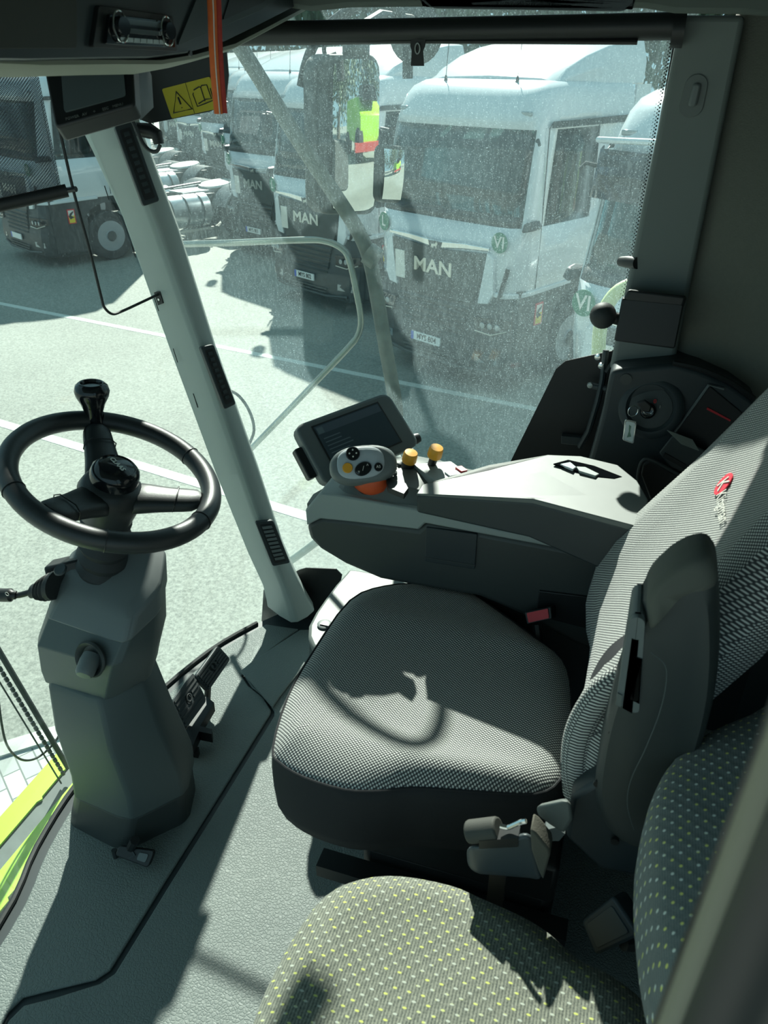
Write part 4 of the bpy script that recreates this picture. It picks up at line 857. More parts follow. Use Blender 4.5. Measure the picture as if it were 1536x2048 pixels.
Qk.panel(MB(), -.08, -.1, 1.08, 1.15, -.03, -.001, .003).build('housing', M_black, bk, bevel=.002); Qk.panel(MB(), .04, .02, .96, .98, -.002, .002, .002).build('release_button', M_red, bk)
# belt end housing beside the driver seat
rt_ = thing('belt_retractor', 'grey belt retractor housing with metal tongue below the driver seat cushion', 'belt retractor', PY(1010, 1700, .72))
def hous(q, Y, th, m, n, par, bv=.006): return MB().prism([PY(x, y, Y) for x, y in q], (0, th, 0)).build(n, m, par, bevel=bv, bseg=3)
mb = MB(); mb.rings([[PY(x, y, Y) for x, y in [(932, 1692), (965, 1690), (1060, 1662), (1068, 1680), (1078, 1720), (1086, 1762), (1060, 1756), (960, 1748), (936, 1738)]] for Y in (.700, .73)]); hsg = mb.build('housing', plain('housing_grey', (.045, .058, .064), .45), rt_, bevel=.010, bseg=3)
mb = MB(); mb.prism([PY(x, y, .699) for x, y in [(1060, 1660), (1072, 1668), (1098, 1700), (1100, 1712), (1086, 1762), (1076, 1742), (1062, 1700)]], (0, .03, 0)); mb.build('end_cap', plain('dusty_cap', (.085, .082, .065), .9, bump=(400, .6, .001)), hsg, bevel=.003)
mb = MB(); mb.tube([PY(937, 1664, .715), PY(998, 1657, .715)], .0165, 16); mb.build('belt_roll', plain('belt_web', (.05, .052, .045), .7, bump=(700, .5, .0006)), rt_, bevel=.003)
MB().prism([PY(x, y, .698) for x, y in [(958, 1682), (1036, 1676), (1036, 1694), (958, 1698)]], (0, .02, 0)).build('slot', M_black, hsg)
tg_ = MB().tube(catmull([PY(x, y, .71) for x, y in [(1000, 1652), (1015, 1655), (1028, 1650), (1042, 1644), (1052, 1642)]], 4), .0035, 8).build('tongue', M_chrome, rt_)
MB().tube([PY(1010, 1668, .72), PY(1030, 1664, .72)], .006, 8).build('tongue_joint', M_black, rt_)
MB().box((-.06, .745, .40), (.025, .02, .16)).build('mount', M_black, rt_)
# belt parts by the passenger seat
b2 = thing('belt_latch', 'dark square belt latch lying between the seats next to the passenger backrest', 'belt latch', PY(1220, 1850, .70))
Ql = Quad(PY(1162, 1842, .72), PY(1225, 1792, .72), PY(1278, 1872, .69), PY(1190, 1912, .69))
Ql.panel(MB(), 0, 0, 1, 1, -.03, 0, .006).build('latch_body', M_dark, b2, bevel=.004); Ql.panel(MB(), .12, .15, .88, .85, 0, .002, .004).build('latch_cover', M_body, b2, bevel=.001)
MB().tube([Ql.p(.5, 1, -.015), Ql.p(.6, 1.5, -.08)], .012, 8).build('latch_strap', M_rubber, b2)
b3 = MB().lathe([(.003, 0), (.020, 0), (.024, .006), (.024, .05), (.020, .056), (.003, .056)], PY(1300, 1880, .69), V((.1, -.2, 1)), 20).build('belt_guide', M_dark, None, bevel=.002); tag(b3, 'round dark belt guide against the passenger backrest', 'belt guide')
MB().box((.0, .72, .02), (.5, .03, .04)).build('floor_rail', M_black, seat)

# ================================================================== passenger seat
ps = thing('passenger_seat', 'olive grey passenger seat with small yellow dashes in the foreground', 'seat', (-.05, .4, 0))
pc = catmull([PZ(x, y, .45) for x, y in [(480, 2100), (530, 1985), (590, 1872), (650, 1795), (720, 1762), (800, 1756), (900, 1775), (960, 1800), (1045, 1838), (1100, 1872), (1160, 1925), (1230, 1960), (1290, 2010), (1330, 2080)]] + [V((.20, .38, .45)), V((.16, .29, .45)), V((-.1, .26, .45)), V((-.30, .27, .45)), V((-.36, .34, .45))], 3, closed=True)
cc = sum(pc, V()) / len(pc)
def ptop(s, base=.45): return [V((cc.x + (p.x - cc.x) * s, cc.y + (p.y - cc.y) * s, base + .035 * min(1, (1 - s) / .22) ** .55 + .005 * sin((p.x - cc.x) * s * 22 + 1) * (1 - s))) for p in pc]
mb = MB(); mb.rings([scaled(pc, s, z) for s, z in ((.90, .36), (.985, .375), (1.0, .41), (1.0, .45))]); mb.build('cushion_side', M_pass, ps, ang=60, uv=((.7, .7, 0), (0, 0, 1)))
mb = MB(); mb.rings([ptop(s) for s in (1.0, .992, .975, .95, .91, .85, .78, .68, .56, .44, .32, .2, .08)], cap=(False, True)); mb.build('cushion_cover', M_pass, ps, ang=80, uv=((1, 0, 0), (0, 1, 0)))
MB().tube(scaled(pc, 1.003, .432), .003, 6, closed=True).build('piping', M_pass, ps, uv=((1, 0, 0), (0, 1, 0)))
MB().box((-.06, .42, .19), (.34, .36, .36)).build('seat_base', M_black, ps, bevel=.02)
pbk = catmull([PZ(x, y, .72) for x, y in [(1340, 1990), (1312, 1900), (1296, 1780), (1291, 1700), (1296, 1620), (1318, 1560), (1355, 1518), (1410, 1494), (1480, 1480), (1560, 1470)]] + [V((.40, .80, .80)), V((.44, .6, .80)), V((.42, .38, .80)), V((.30, .33, .78)), V((.20, .36, .74))], 3, closed=True)
for p in pbk: p.z = .72 + .38 * max(0, p.x - .12)
bc = sum(pbk, V()) / len(pbk)
mb = MB(); mb.rings([[bc + (p - bc) * s + V((0, 0, dz)) for p in pbk] for s, dz in ((.9, -.11), (.98, -.10), (1.0, -.06), (1.0, -.02), (.985, .0), (.95, .016), (.9, .024), (.8, .03), (.6, .034), (.35, .035), (.1, .035))]); mb.build('backrest', M_passb, ps, ang=80, uv=((.94, 0, .34), (0, 1, 0)))
MB().box((.28, .56, .50), (.05, .30, .30)).build('hinge_frame', M_black, ps, bevel=.01)

# ================================================================== control console on the right of the driver
con = thing('control_console', 'long grey control console with light upper trim beside the driver seat', 'console', (-.25, 1.4, 0))
def side(px, Y): return [PY(x, y, Y) for x, y in px]
lowp = [(611, 1050), (640, 1034), (700, 1040), (835, 1058), (850, 1044), (1190, 1108), (1240, 1112), (1250, 1330), (1150, 1290), (1040, 1230), (960, 1195), (870, 1180), (822, 1172), (760, 1160), (690, 1130), (640, 1100), (618, 1078)]
mb = MB(); mb.prism(side(lowp, 1.305), (0, .20, 0)); cb = mb.build('console_body', M_body, con, bevel=.012, bseg=3)
trim = [(610, 1020), (640, 986), (672, 990), (838, 1020), (1000, 1060), (1195, 1092), (1240, 1098), (1195, 1112), (850, 1047), (837, 1060), (700, 1044), (640, 1038), (613, 1052)]
mb = MB(); mb.prism(side(trim, 1.30), (0, .215, 0)); mb.build('upper_trim', M_trim, con, bevel=.004, ang=35)
# domed deck that carries the joystick and the knobs
def deckpt(x, y, z): return V((x, y, z))
R = []
for X, z0, z1, yb in ((-.600, .680, .685, 1.37), (-.565, .695, .705, 1.41), (-.52, .715, .733, 1.46), (-.46, .720, .752, 1.49), (-.40, .718, .760, 1.50), (-.35, .712, .752, 1.51), (-.30, .71, .742, 1.51), (-.20, .71, .735, 1.51)):
    R.append([V((X, 1.312, z0 - .03)), V((X, 1.312, z0)), V((X, 1.335, z0 + (z1 - z0) * .75)), V((X, 1.312 + (yb - 1.312) * .35, z1 - .002)), V((X, 1.312 + (yb - 1.312) * .6, z1)), V((X, yb - .03, z1 - .010)), V((X, yb, z1 - .035)), V((X, yb, z0 - .04))])
MB().rings(R).build('deck', M_arm, con, bevel=.004, ang=35)
Qd = Quad(*[PY(x, y, Y) for (x, y), Y in zip([(852, 1054), (955, 1068), (950, 1138), (850, 1122)], (1.303,) * 4)])
dr = Qd.panel(MB(), 0, 0, 1, 1, -.01, .002, .003).build('hatch', M_dark, cb, bevel=.0015); Qd.panel(MB(), 0, .86, 1, .89, .002, .003).build('hatch_lip', M_body, dr)
mb = MB(); mb.prism(side([(1078, 1182), (1192, 1196), (1190, 1262), (1072, 1232)], 1.300), (0, .01, 0)); mb.build('recess', M_black, cb, bevel=.002)
MB().box((-.13, 1.42, .25), (.46, .14, .50)).build('console_leg', M_dark, con, bevel=.01)
# joystick slot and seams
MB().prism([PZ(x, y, .760) for x, y in ((772, 955), (812, 966), (817, 976), (808, 988), (776, 975))], (0, 0, -.012)).build('lever_slot', M_black, con, bevel=.001)
# control knobs on the far side of the deck
def knob(px, py, Y, big):
    c = PZ(px, py, Y); axk = V((.25, -.1, 1)).normalized(); r = .0158
    k = MB().lathe([(.003, .0), (r * .93, .0), (r, .004), (r * .96, .018), (r * .86, .024), (.003, .025)], c - axk * .012, axk, 24).build('control_knob', M_yellow, con, ang=40)
    MB().lathe([(.003, -.04), (.009 if big else .014, -.04), (.009 if big else .014, .0), (.003, .0)], c - axk * .012, axk, 16).build('knob_stem', M_black, k)
    if big: MB().lathe([(.003, -.045), (.023, -.044), (.025, -.038), (.018, -.030), (.010, -.028)], c - axk * .012, axk, 24).build('knob_collar', M_chrome, k)
knob(820, 914, .782, False); knob(871, 904, .795, True)
for x, y in ((800, 930), (788, 948)): MB().lathe([(.002, 0), (.007, 0), (.006, .006), (.002, .007)], PZ(x, y, .757), (.2, -.1, 1), 14).build('push_switch', M_dark, con)
Qw = Quad(PZ(826, 928, .763), PZ(902, 922, .763), PZ(938, 948, .763), PZ(870, 962, .763))
sp_ = Qw.panel(MB(), 0, 0, 1, 1, -.02, 0, .004).build('switch_panel', M_trim, con, bevel=.002)
Qw.panel(MB(), .80, .62, .98, .95, 0, .008, .001).build('red_switch', M_red, sp_); Qw.panel(MB(), .45, .72, .78, .98, 0, .004).build('rocker_switch', M_white, sp_)
# armrest box on the console
ap_ = [V((-.352, 1.292, .757)), V((-.350, 1.325, .762)), V((-.23, 1.402, .788)), V((-.12, 1.462, .800)), V((-.055, 1.476, .800)), V((.02, 1.458, .800)), V((.06, 1.40, .800)), V((.082, 1.33, .800)), V((.082, 1.22, .800)), (V((-.12, 1.262, .800)))]
ab = thing('armrest_box', 'light grey padded armrest lid on the control console with a slotted grip', 'armrest', (-.1, 1.35, .7))
def low(p, f): return V((p.x, p.y, p.z - f * (.045 + .075 * (p.x + .35) / .43)))
cA = sum(ap_, V()) / len(ap_)
mb = MB(); mb.rings([[low(p, 1) for p in ap_], [low(p, .05) for p in ap_]]); ab1 = mb.build('armrest_side', M_dark, ab, bevel=.007, bseg=3)
mb = MB(); mb.rings([[low(p, .10) for p in ap_], ap_]); ab2 = mb.build('armrest_top', M_arm, ab, bevel=.008, bseg=4)
def onA(x, y, dz=.0): return PZ(x, y, .7985 + dz)
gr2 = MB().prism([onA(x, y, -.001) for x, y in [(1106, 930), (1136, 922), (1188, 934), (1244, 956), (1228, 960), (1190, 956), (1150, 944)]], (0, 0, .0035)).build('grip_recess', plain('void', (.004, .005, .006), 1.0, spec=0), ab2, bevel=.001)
MB().prism([onA(x, y, .0005) for x, y in [(1120, 932), (1140, 928), (1152, 938), (1145, 943)]], (0, 0, .005)).build('grip_key', M_white, gr2, bevel=.001)
MB().prism([onA(x, y, .0005) for x, y in [(1152, 937), (1170, 938), (1198, 952), (1190, 956), (1158, 946)]], (0, 0, .005)).build('grip_key', M_light, gr2, bevel=.001)
# joystick
js = thing('joystick', 'grey multifunction joystick with black and yellow buttons and an orange underside', 'joystick', PY(730, 985, 1.345))
JC = PD(725, 929, 1.575); JN = V((.30, -.72, .62)).normalized(); J1 = V((-JN.y, JN.x, 0)).normalized(); J1 = (J1 + V((0, 0, .02))).normalized(); J2 = JN.cross(J1)
def jp(x, y, w): return JC + J1 * x + J2 * y + JN * w
def sup(a, b, k, n=32):
    out = []
    for i in range(n):
        t = 2 * pi * i / n; c, s = cos(t), sin(t); out.append((a * (abs(c) ** k) * (1 if c > 0 else -1), b * (abs(s) ** k) * (1 if s > 0 else -1)))
    return out
body = [(x + (.004 if x > 0 else 0), y + .10 * x * (1 if x < 0 else .2) * .6) for x, y in sup(.068, .041, .82)]
R = []
for s, wv in ((.45, -.055), (.78, -.048), (.96, -.026), (1.0, -.010), (.97, .003), (.90, .010), (.80, .013)): R.append([jp(x * s, y * s, wv) for x, y in body])
gp_ = MB().rings(R).build('grip', M_mid, js, ang=70)
fp = [(x - .004, y + .001 + .05 * x) for x, y in sup(.049, .033, .75)]
MB().rings([[jp(x * s, y * s, wv) for x, y in fp] for s, wv in ((1.0, .008), (1.0, .0125), (.94, .0155), (.5, .0165))]).build('face_plate', plain('joy_face', (.42, .47, .50), .4), gp_, ang=60)
def jbtn(x, y, r, m, n='button', ex=1.0, rot=0, par=None):
    c, s = cos(rot), sin(rot); o = [(r * ex * cos(t), r * sin(t)) for t in [2 * pi * i / 28 for i in range(28)]]; o = [(a * c - b * s, a * s + b * c) for a, b in o]
    return MB().rings([[jp(x + a * f, y + b * f, wv) for a, b in o] for f, wv in ((1.0, .014), (1.0, .0185), (.9, .0205), (.4, .0205))]).build(n, m, gp_, ang=50)
bb = jbtn(-.019, .020, .0145, M_gloss)
for dx, dy in ((0, .007), (0, -.007), (.007, 0), (-.007, 0)): MB().lathe([(.0005, 0), (.0018, 0), (.0018, .0008), (.0005, .0008)], jp(-.019 + dx, .020 + dy, .0206), JN, 8).build('button_mark', M_wsign, bb)
jbtn(-.0315, -.009, .0105, M_yellow)
be = jbtn(.0, -.0125, .0135, M_gloss, ex=1.35, rot=.45)
text('button_mark', '/', M_wsign, be, jp(0, -.0125, .0206), J1, J2, .014, .0003); text('button_mark', '^', M_wsign, be, jp(.009, -.007, .0206), J1, J2, .010, .0003); text('button_mark', 'v', M_wsign, be, jp(-.009, -.018, .0206), J1, J2, .009, .0003)
bs = jbtn(.031, -.0105, .0088, M_gloss)
text('button_mark', 'A5', M_wsign, bs, jp(.031, -.0105, .0206), J1, J2, .008, .0003)
oc = PD(742, 962, 1.60); MB().rings([[oc + V((cos(t) * r, sin(t) * r * .8, z)) for t in [2 * pi * i / 24 for i in range(24)]] for r, z in ((.026, -.022), (.036, -.012), (.037, .010), (.030, .03))]).build('orange_collar', M_orange, js, ang=50)
os_ = [jp(.052, .004, -.03), jp(.074, .010, -.012), jp(.074, -.012, -.012), jp(.050, -.030, -.030)]
MB().prism(os_, tuple(J1 * -.02 - JN * .02)).build('orange_trigger', M_orange, js, bevel=.005)
MB().rings([[oc + V((-.005 + cos(t) * r, sin(t) * r * .8, z)) for t in [2 * pi * i / 20 for i in range(20)]] for r, z in ((.034, -.045), (.030, -.035), (.024, -.028), (.026, -.018))]).build('boot', M_black, js)

# terminal
tm = thing('display_terminal', 'grey tilted display terminal with dark screen behind the joystick', 'display', PY(700, 960, 1.58))
Qt = Quad(PD(588, 852, 1.80), PD(776, 783, 1.90), PD(842, 888, 1.90), PD(652, 972, 1.80))
ht = Qt.panel(MB(), 0, 0, 1, 1, -.045, 0, .022).build('housing', plain('terminal_grey', (.10, .12, .12), .5, bump=(1200, .15, .0005)), tm, bevel=.007, bseg=3)
Qi = Quad(*[Qt.p(u, v) for u, v in ((.155, .12), (.835, .12), (.835, .83), (.155, .83))])
Qi.panel(MB(), -.02, -.03, 1.02, 1.03, -.002, .0015).build('screen_frame', M_black, ht)
scn = Qi.panel(MB(), 0, 0, 1, 1, .0015, .0025).build('screen', M_screen, tm)
ML = plain('screen_line', (.12, .16, .18), .2); ML2 = plain('screen_head', (.085, .11, .135), .1)
Qi.panel(MB(), .01, .02, .99, .20, .0025, .0029).build('screen_header', ML2, scn); Qi.panel(MB(), .02, .05, .11, .19, .0029, .0033).build('screen_icon', ML, scn)
for k, wd in enumerate((.30, .24, .42, .36, .28, .38, .22)): Qi.panel(MB(), .05, .30 + k * .085, .05 + wd, .325 + k * .085, .0025, .0029).build('screen_line', ML, scn)
Qt.panel(MB(), -.075, .30, .01, .80, -.050, -.022, .006).build('side_rail', M_black, tm, bevel=.003)
MB().lathe([(.002, 0), (.013, 0), (.014, .01), (.012, .02), (.002, .021)], Qt.p(1.02, .86, -.04), (Qt.B - Qt.A), 18).build('clamp_knob', M_black, tm)
MB().tube([Qt.p(.5, .6, -.045), Qt.p(.52, 1.0, -.07), PY(700, 990, 1.50)], .014, 10).build('bracket', M_black, tm)

# pedestal box with lock, on the floor between pillar and seat
px_ = [(700, 1140), (826, 1170), (640, 1290), (612, 1262), (620, 1236), (672, 1166)]
pb_ = catmull([PZ(x, y, .33) for x, y in [(690, 1146), (712, 1138), (826, 1168), (760, 1230), (655, 1300), (622, 1290), (616, 1250), (650, 1195)]], 2, closed=True)
box_ = thing('pedestal_box', 'light grey floor box with a round lock in front of the driver seat', 'box', (-.55, 1.4, 0))
mb = MB(); mb.rings([[V((p.x + dx, p.y, z)) for p in pb_] for z, dx in ((.0, .02), (.29, .01), (.33, 0))]); mb.build('box_body', M_arm, box_, bevel=.010, bseg=3, ang=50)
lk = MB().lathe([(.003, 0), (.017, 0), (.0175, .003), (.014, .005), (.003, .004)], PZ(649, 1250, .331), (0, 0, 1), 24).build('lock', M_mid, box_)
MB().box(PZ(649, 1250, .337), (.022, .004, .003)).build('lock_slot', M_black, lk)

# ================================================================== moulded side panel behind the console, ignition, tray
sp = thing('side_panel', 'black moulded side panel with ignition ring and open tray below the rear post', 'side panel', (.1, 1.6, 0))
Yp = 1.60
pan = [(1222, 742), (1240, 738), (1350, 728), (1400, 742), (1460, 768), (1506, 800), (1520, 830), (1520, 1100), (1150, 1020), (1176, 930), (1202, 835), (1215, 770)]
MB().prism([PY(x, y, Yp) for x, y in pan], (0, .11, 0)).build('panel', M_dark, sp, bevel=.010, bseg=3)
MB().tube(catmull([PY(x, y, Yp - .002) for x, y in [(1346, 726), (1400, 738), (1460, 764), (1508, 798)]], 4), .006, 8).build('panel_lip', M_black, sp)
MB().prism([PY(x, y, 1.62) for x, y in [(1150, 1010), (1520, 1090), (1520, 1500), (1100, 1400)]], (0, .08, 0)).build('lower_wall', M_black, sp)
ri = MB().lathe([(.036, -.001), (.061, .0), (.066, .006), (.060, .012), (.050, .013), (.044, .006), (.030, .003)], PY(1302, 815, Yp - .001), (-.1, -1, .25), 36).build('ignition_ring', M_dark, sp, ang=50)
MB().lathe([(.003, .003), (.044, .004), (.043, .007), (.028, .009), (.003, .009)], PY(1302, 815, Yp - .001), (-.1, -1, .25), 36).build('ignition_face', M_body, sp, ang=50)
ig = MB().lathe([(.003, .008), (.016, .008), (.016, .020), (.012, .024), (.003, .022)], PY(1297, 820, Yp - .003), (-.1, -1, .25), 24).build('ignition_lock', M_gloss, sp, ang=50)
MB().tube([PY(1297, 820, Yp - .027) + V((cos(t) * .010, 0, sin(t) * .010)) for t in [pi * .9 + k * pi / 12 for k in range(14)]], .0014, 6).build('lock_ring', M_chrome, ig)
c = Yp - .014
text('ignition_mark', '0', M_red, sp, PY(1310, 803, c), (1, 0, 0), (0, 0, 1), .012, .0004, bold=.0004); text('ignition_mark', 'I', M_wsign, sp, PY(1320, 814, c), (1, 0, 0), (0, 0, 1), .009, .0004); text('ignition_mark', '0', M_mid, sp, PY(1301, 843, c), (1, 0, 0), (0, 0, 1), .009, .0004)
MB().lathe([(.003, 0), (.012, 0), (.012, .003), (.003, .003)], PY(1252, 758, Yp), (0, -1, 0), 18).build('blind_plug', M_body, sp)
# tray
mb = MB(); mb.prism([PY(x, y, Yp - .003) for x, y in [(1352, 862), (1420, 772), (1500, 838), (1440, 905), (1400, 940)]], (0, .006, 0)); mb.build('tray_recess', M_black, sp, bevel=.002)
MB().tube([PY(x, y, Yp - .006) for x, y in [(1350, 864), (1418, 770), (1448, 778)]], .003, 6).build('tray_rim', M_mid, sp)
mb = MB(); mb.rings([[PY(x, y, Y) for x, y in [(1318, 905), (1345, 870), (1420, 905), (1400, 960), (1340, 935)]] for Y in (1.56, 1.60)]); tb = mb.build('tray_block', M_body, sp, bevel=.003)
MB().prism([PY(x, y, 1.557) for x, y in [(1330, 906), (1372, 930), (1368, 938), (1326, 914)]], (0, .003, 0)).build('tray_slot', M_black, tb)
mb = MB(); mb.prism([PY(x, y, 1.556) for x, y in [(1282, 950), (1286, 930), (1300, 920), (1345, 945), (1400, 968), (1380, 1010), (1300, 1000)]], (0, .02, 0)); mb.build('pocket', M_black, sp, bevel=.004)
MB().tube(catmull([PY(x, y, 1.553) for x, y in [(1276, 990), (1278, 940), (1295, 918), (1350, 945), (1400, 968)]], 4), .004, 8).build('pocket_rim', M_body, sp)
red = MB().prism([PY(x, y, Yp - .006) for x, y in [(1415, 815), (1462, 840), (1460, 843), (1413, 819)]], (0, .002, 0)).build('red_stripe', M_red, sp)
pp = MB().prism([PY(1334, 861, 1.55), PY(1385, 880, 1.57), PY(1398, 902, 1.55), PY(1362, 888, 1.53)], (0, .0015, .0005)).build('paper_note', M_paper); tag(pp, 'folded white paper note stuck in the side tray', 'paper')
ky = thing('key', 'ignition key with ring and pale framed key tag hanging from the lock', 'key', PY(1285, 815, 1.56))
MB().prism([PY(x, y, 1.555) for x, y in [(1272, 806), (1290, 800), (1304, 812), (1300, 826), (1285, 824)]], (0, .008, 0)).build('key_head', M_black, ky, bevel=.003)
rc_ = PY(1266, 822, 1.548); MB().tube([rc_ + V((cos(t) * .0095, .003 * cos(t), sin(t) * .0115)) for t in [2 * pi * k / 24 for k in range(24)]], .0010, 6, closed=True).build('key_ring', M_chrome, ky)
Qy = Quad(PY(1250, 838, 1.548), PY(1274, 843, 1.543), PY(1268, 888, 1.543), PY(1245, 880, 1.548))
kt = Qy.panel(MB(), 0, 0, 1, 1, -.003, .001, .004).build('key_tag', M_chrome, ky, bevel=.001); Qy.panel(MB(), .12, .07, .88, .93, .001, .0016, .003).build('tag_field', M_paper, kt)
Qy.poly(MB(), [(.4, .2), (.6, .25), (.55, .5), (.7, .7), (.35, .8), (.45, .5)], .0016, .002).build('tag_mark', plain('tag_mark', (.15, .25, .18), .6), kt)

# window latch
la = thing('window_latch', 'black side window latch lever with bright bolts in the lower window corner', 'latch', PY(1190, 800, 1.69))
MB().tube([PY(1212, 700, 1.715), PY(1205, 760, 1.70), PY(1196, 800, 1.68), PY(1178, 860, 1.69), PY(1160, 892, 1.70)], .007, 8, flat=1.6).build('lever', M_dark, la)
MB().tube([PY(1180, 770, 1.70), PY(1214, 778, 1.69)], .008, 10).build('pivot', M_dark, la)
for x, y, m in ((1202, 731, M_chrome), (1195, 714, M_chrome), (1214, 779, M_steel), (1180, 770, M_steel)): MB().lathe([(.001, 0), (.007, 0), (.006, .005), (.001, .006)], PY(x, y, 1.695), (0, -1, 0), 12).build('bolt', m, la)
MB().prism([PY(x, y, 1.71) for x, y in [(1122, 872), (1164, 876), (1164, 892), (1122, 888)]], (0, .02, 0)).build('stop_block', M_dark, la, bevel=.002)
tag(MB().tube([PY(1242, 523, 1.70), PY(1256, 524, 1.68), PY(1275, 526, 1.66)], [.010, .012, .012], 12).build('grip_knob', M_black), 'small black knob on the edge of the rear window post above the holder', 'knob')
# device holder
dh = thing('device_holder', 'black square device holder with a ball joint on the rear window post', 'holder', PY(1300, 640, 1.60))
Qv = Quad(PY(1244, 596, 1.60), PY(1368, 608, 1.60), PY(1350, 698, 1.59), PY(1228, 682, 1.59))
Qv.panel(MB(), 0, 0, 1, 1, -.035, 0, .005).build('plate', M_black, dh, bevel=.003)
mb = MB(); mb.rings([[PY(x, y, Y) for x, y in [(1256, 578), (1375, 592), (1366, 618), (1242, 608)]] for Y in (1.60, 1.655)]); mb.build('top_lip', M_black, dh, bevel=.006, bseg=3)
bl = PY(1206, 631, 1.61)
MB().lathe([(.001, -.0265)] + [(.0265 * cos(t), .0265 * sin(t)) for t in [radians(k) for k in range(-75, 76, 15)]] + [(.001, .0265)], bl, (1, 0, 0), 24).build('ball', M_rubber, dh, ang=80)
MB().tube([bl, PY(1245, 640, 1.62)], [.011, .013], 12).build('ball_stem', M_black, dh)

# ================================================================== overhead console, radio, monitor
Xo = -.70
oh = thing('overhead_console', 'dark overhead console across the top of the windscreen with a pale lower edge', 'overhead console', (-.9, .9, 1.5))
def ox(px, py, X=Xo): return PX(px, py, X)
prof = [(-40, 116), (60, 117), (200, 114), (300, 113), (380, 103), (450, 82), (520, 48), (590, 12), (640, -16)]
topp = [ox(x, -60) for x, _ in prof]; botp = [ox(x, y) for x, y in prof]
R = []
for a, b in zip(botp, topp):
    R.append([a, V((a.x - .015, a.y, a.z - .004)), V((a.x - .62, a.y, a.z + .02)), V((b.x - .62, b.y, 1.64)), V((b.x, b.y, 1.64))])
MB().rings(R).build('console_shell', M_overhead, oh, ang=40)
# pale lower edge: a lip curving under
lip = [(-40, 128), (60, 132), (200, 130), (300, 130), (370, 118), (450, 96), (520, 60), (600, 18), (650, -10)]
R = []
for x, y in lip:
    a = ox(x, y, Xo - .03); R.append([V((a.x + .020, a.y, a.z + .006)), V((a.x + .020, a.y, a.z + .001)), V((a.x + .006, a.y, a.z - .005)), V((a.x - .03, a.y, a.z - .012)), V((a.x - .05, a.y, a.z + .012))])
MB().rings(R).build('lower_edge', plain('pale_edge', (.20, .215, .165), .6), oh, ang=60)
Qs_ = Quad(ox(-60, -5), ox(150, -2), ox(150, 97), ox(-60, 98))
Qs_.panel(MB(), 0, 0, 1, 1, -.002, .003, .004).build('storage_flap', plain('flap', (.04, .045, .04), .6), oh, bevel=.002)
Qp_ = Quad(ox(400, -30), ox(600, -40), ox(520, 20), ox(350, 92))
Qp_.panel(MB(), 0, 0, 1, 1, -.004, .004, .01).build('corner_panel', plain('corner_panel', (.035, .05, .052), .5), oh, bevel=.003)
Qz = Quad(ox(455, -10), ox(545, -20), ox(520, 5), ox(440, 40))
Qz.panel(MB(), 0, 0, 1, 1, .004, .006, .004).build('speaker_opening', M_black, oh)
MB().lathe([(.001, 0), (.004, 0), (.004, .003), (.001, .003)], ox(374, 107) + V((.004, 0, 0)), (1, 0, 0), 10).build('screw', M_black, oh)
ra = thing('radio', 'black car radio with two chrome ringed knobs in the overhead console', 'radio', tuple(ox(280, 70)))
Qr = Quad(ox(212, 28, Xo + .006), ox(338, 44, Xo + .006), ox(344, 96, Xo + .006), ox(205, 88, Xo + .006))
Qr.panel(MB(), -.12, -.25, 1.08, 1.12, -.01, .001, .004).build('slot_frame', M_black, ra, bevel=.002)
Qr.panel(MB(), 0, 0, 1, 1, 0, .006, .003).build('face', M_gloss, ra, bevel=.002)
Qr.panel(MB(), .14, .08, .86, .58, .006, .0085, .003).build('display', M_screen2, ra); Qr.panel(MB(), .14, .30, .86, .42, .0085, .0095).build('display_band', M_gloss, ra)
for k in range(7): Qr.panel(MB(), .15 + k * .095, .74, .235 + k * .095, .90, .006, .009, .001).build('preset_button', M_steel, ra)
for u in (.13, .85):
    kk = MB().lathe([(.003, .006), (.014, .006), (.013, .016), (.003, .016)], Qr.p(u, .38), Qr.n, 20, .8).build('volume_knob', M_gloss, ra)
    MB().tube([Qr.p(u, .38, .010) + (Qr.B - Qr.A).normalized() * cos(t) * .0155 + V((0, 0, 1)) * sin(t) * .0175 for t in [2 * pi * i / 24 for i in range(24)]], .0013, 6, closed=True).build('knob_ring', M_chrome, kk)
# reversing monitor
mo = thing('monitor', 'black reversing monitor with grey screen hanging under the overhead console', 'monitor', tuple(PD(180, 190, 1.24)))
Qo = Quad(PD(86, 128, 1.22), PD(264, 112, 1.22), PD(270, 210, 1.20), PD(110, 256, 1.20))
Qo.panel(MB(), 0, 0, 1, 1, -.035, 0, .008).build('case', M_black, mo, bevel=.004)
Qn = Quad(*[Qo.hit(x, y) for x, y in ((124, 150), (246, 118), (253, 195), (130, 226))])
Qn.panel(MB(), 0, 0, 1, 1, -.004, .0035, .004).build('screen', M_screen2, mo)
for u, tx, s in ((.12, 'POWER', .005), (.32, 'AV', .005), (.48, '+', .006), (.66, 'ESC', .005), (.86, 'MENU', .005)):
    Qn.text('button_mark', tx, M_steel, mo, u, 1.20 - .02 * u, s * 1.25, .003)
MB().prism([PD(262, 118, 1.24), PD(292, 125, 1.28), PD(296, 190, 1.28), PD(268, 216, 1.24)], tuple(Qo.n * -.03)).build('visor_wing', M_black, mo)
MB().tube([Qo.p(.5, .1, -.03), Qo.p(.5, -.3, -.05)], .012, 8).build('bracket', M_black, mo)
cb_ = thing('camera_plug', 'black plug with looped cable below the top window corner', 'plug', tuple(PY(310, 270, 1.6)))
MB().tube([PY(272, 258, 1.60), PY(300, 262, 1.62), PY(314, 270, 1.62), PY(318, 288, 1.62)], [.013, .016, .014, .011], 12).build('plug', M_black, cb_)
MB().tube(catmull([PY(x, y, 1.58) for x, y in [(255, 225), (270, 252), (285, 285), (300, 301), (314, 302), (320, 290)]], 5), .0042, 8).build('cable', M_rubber, cb_)
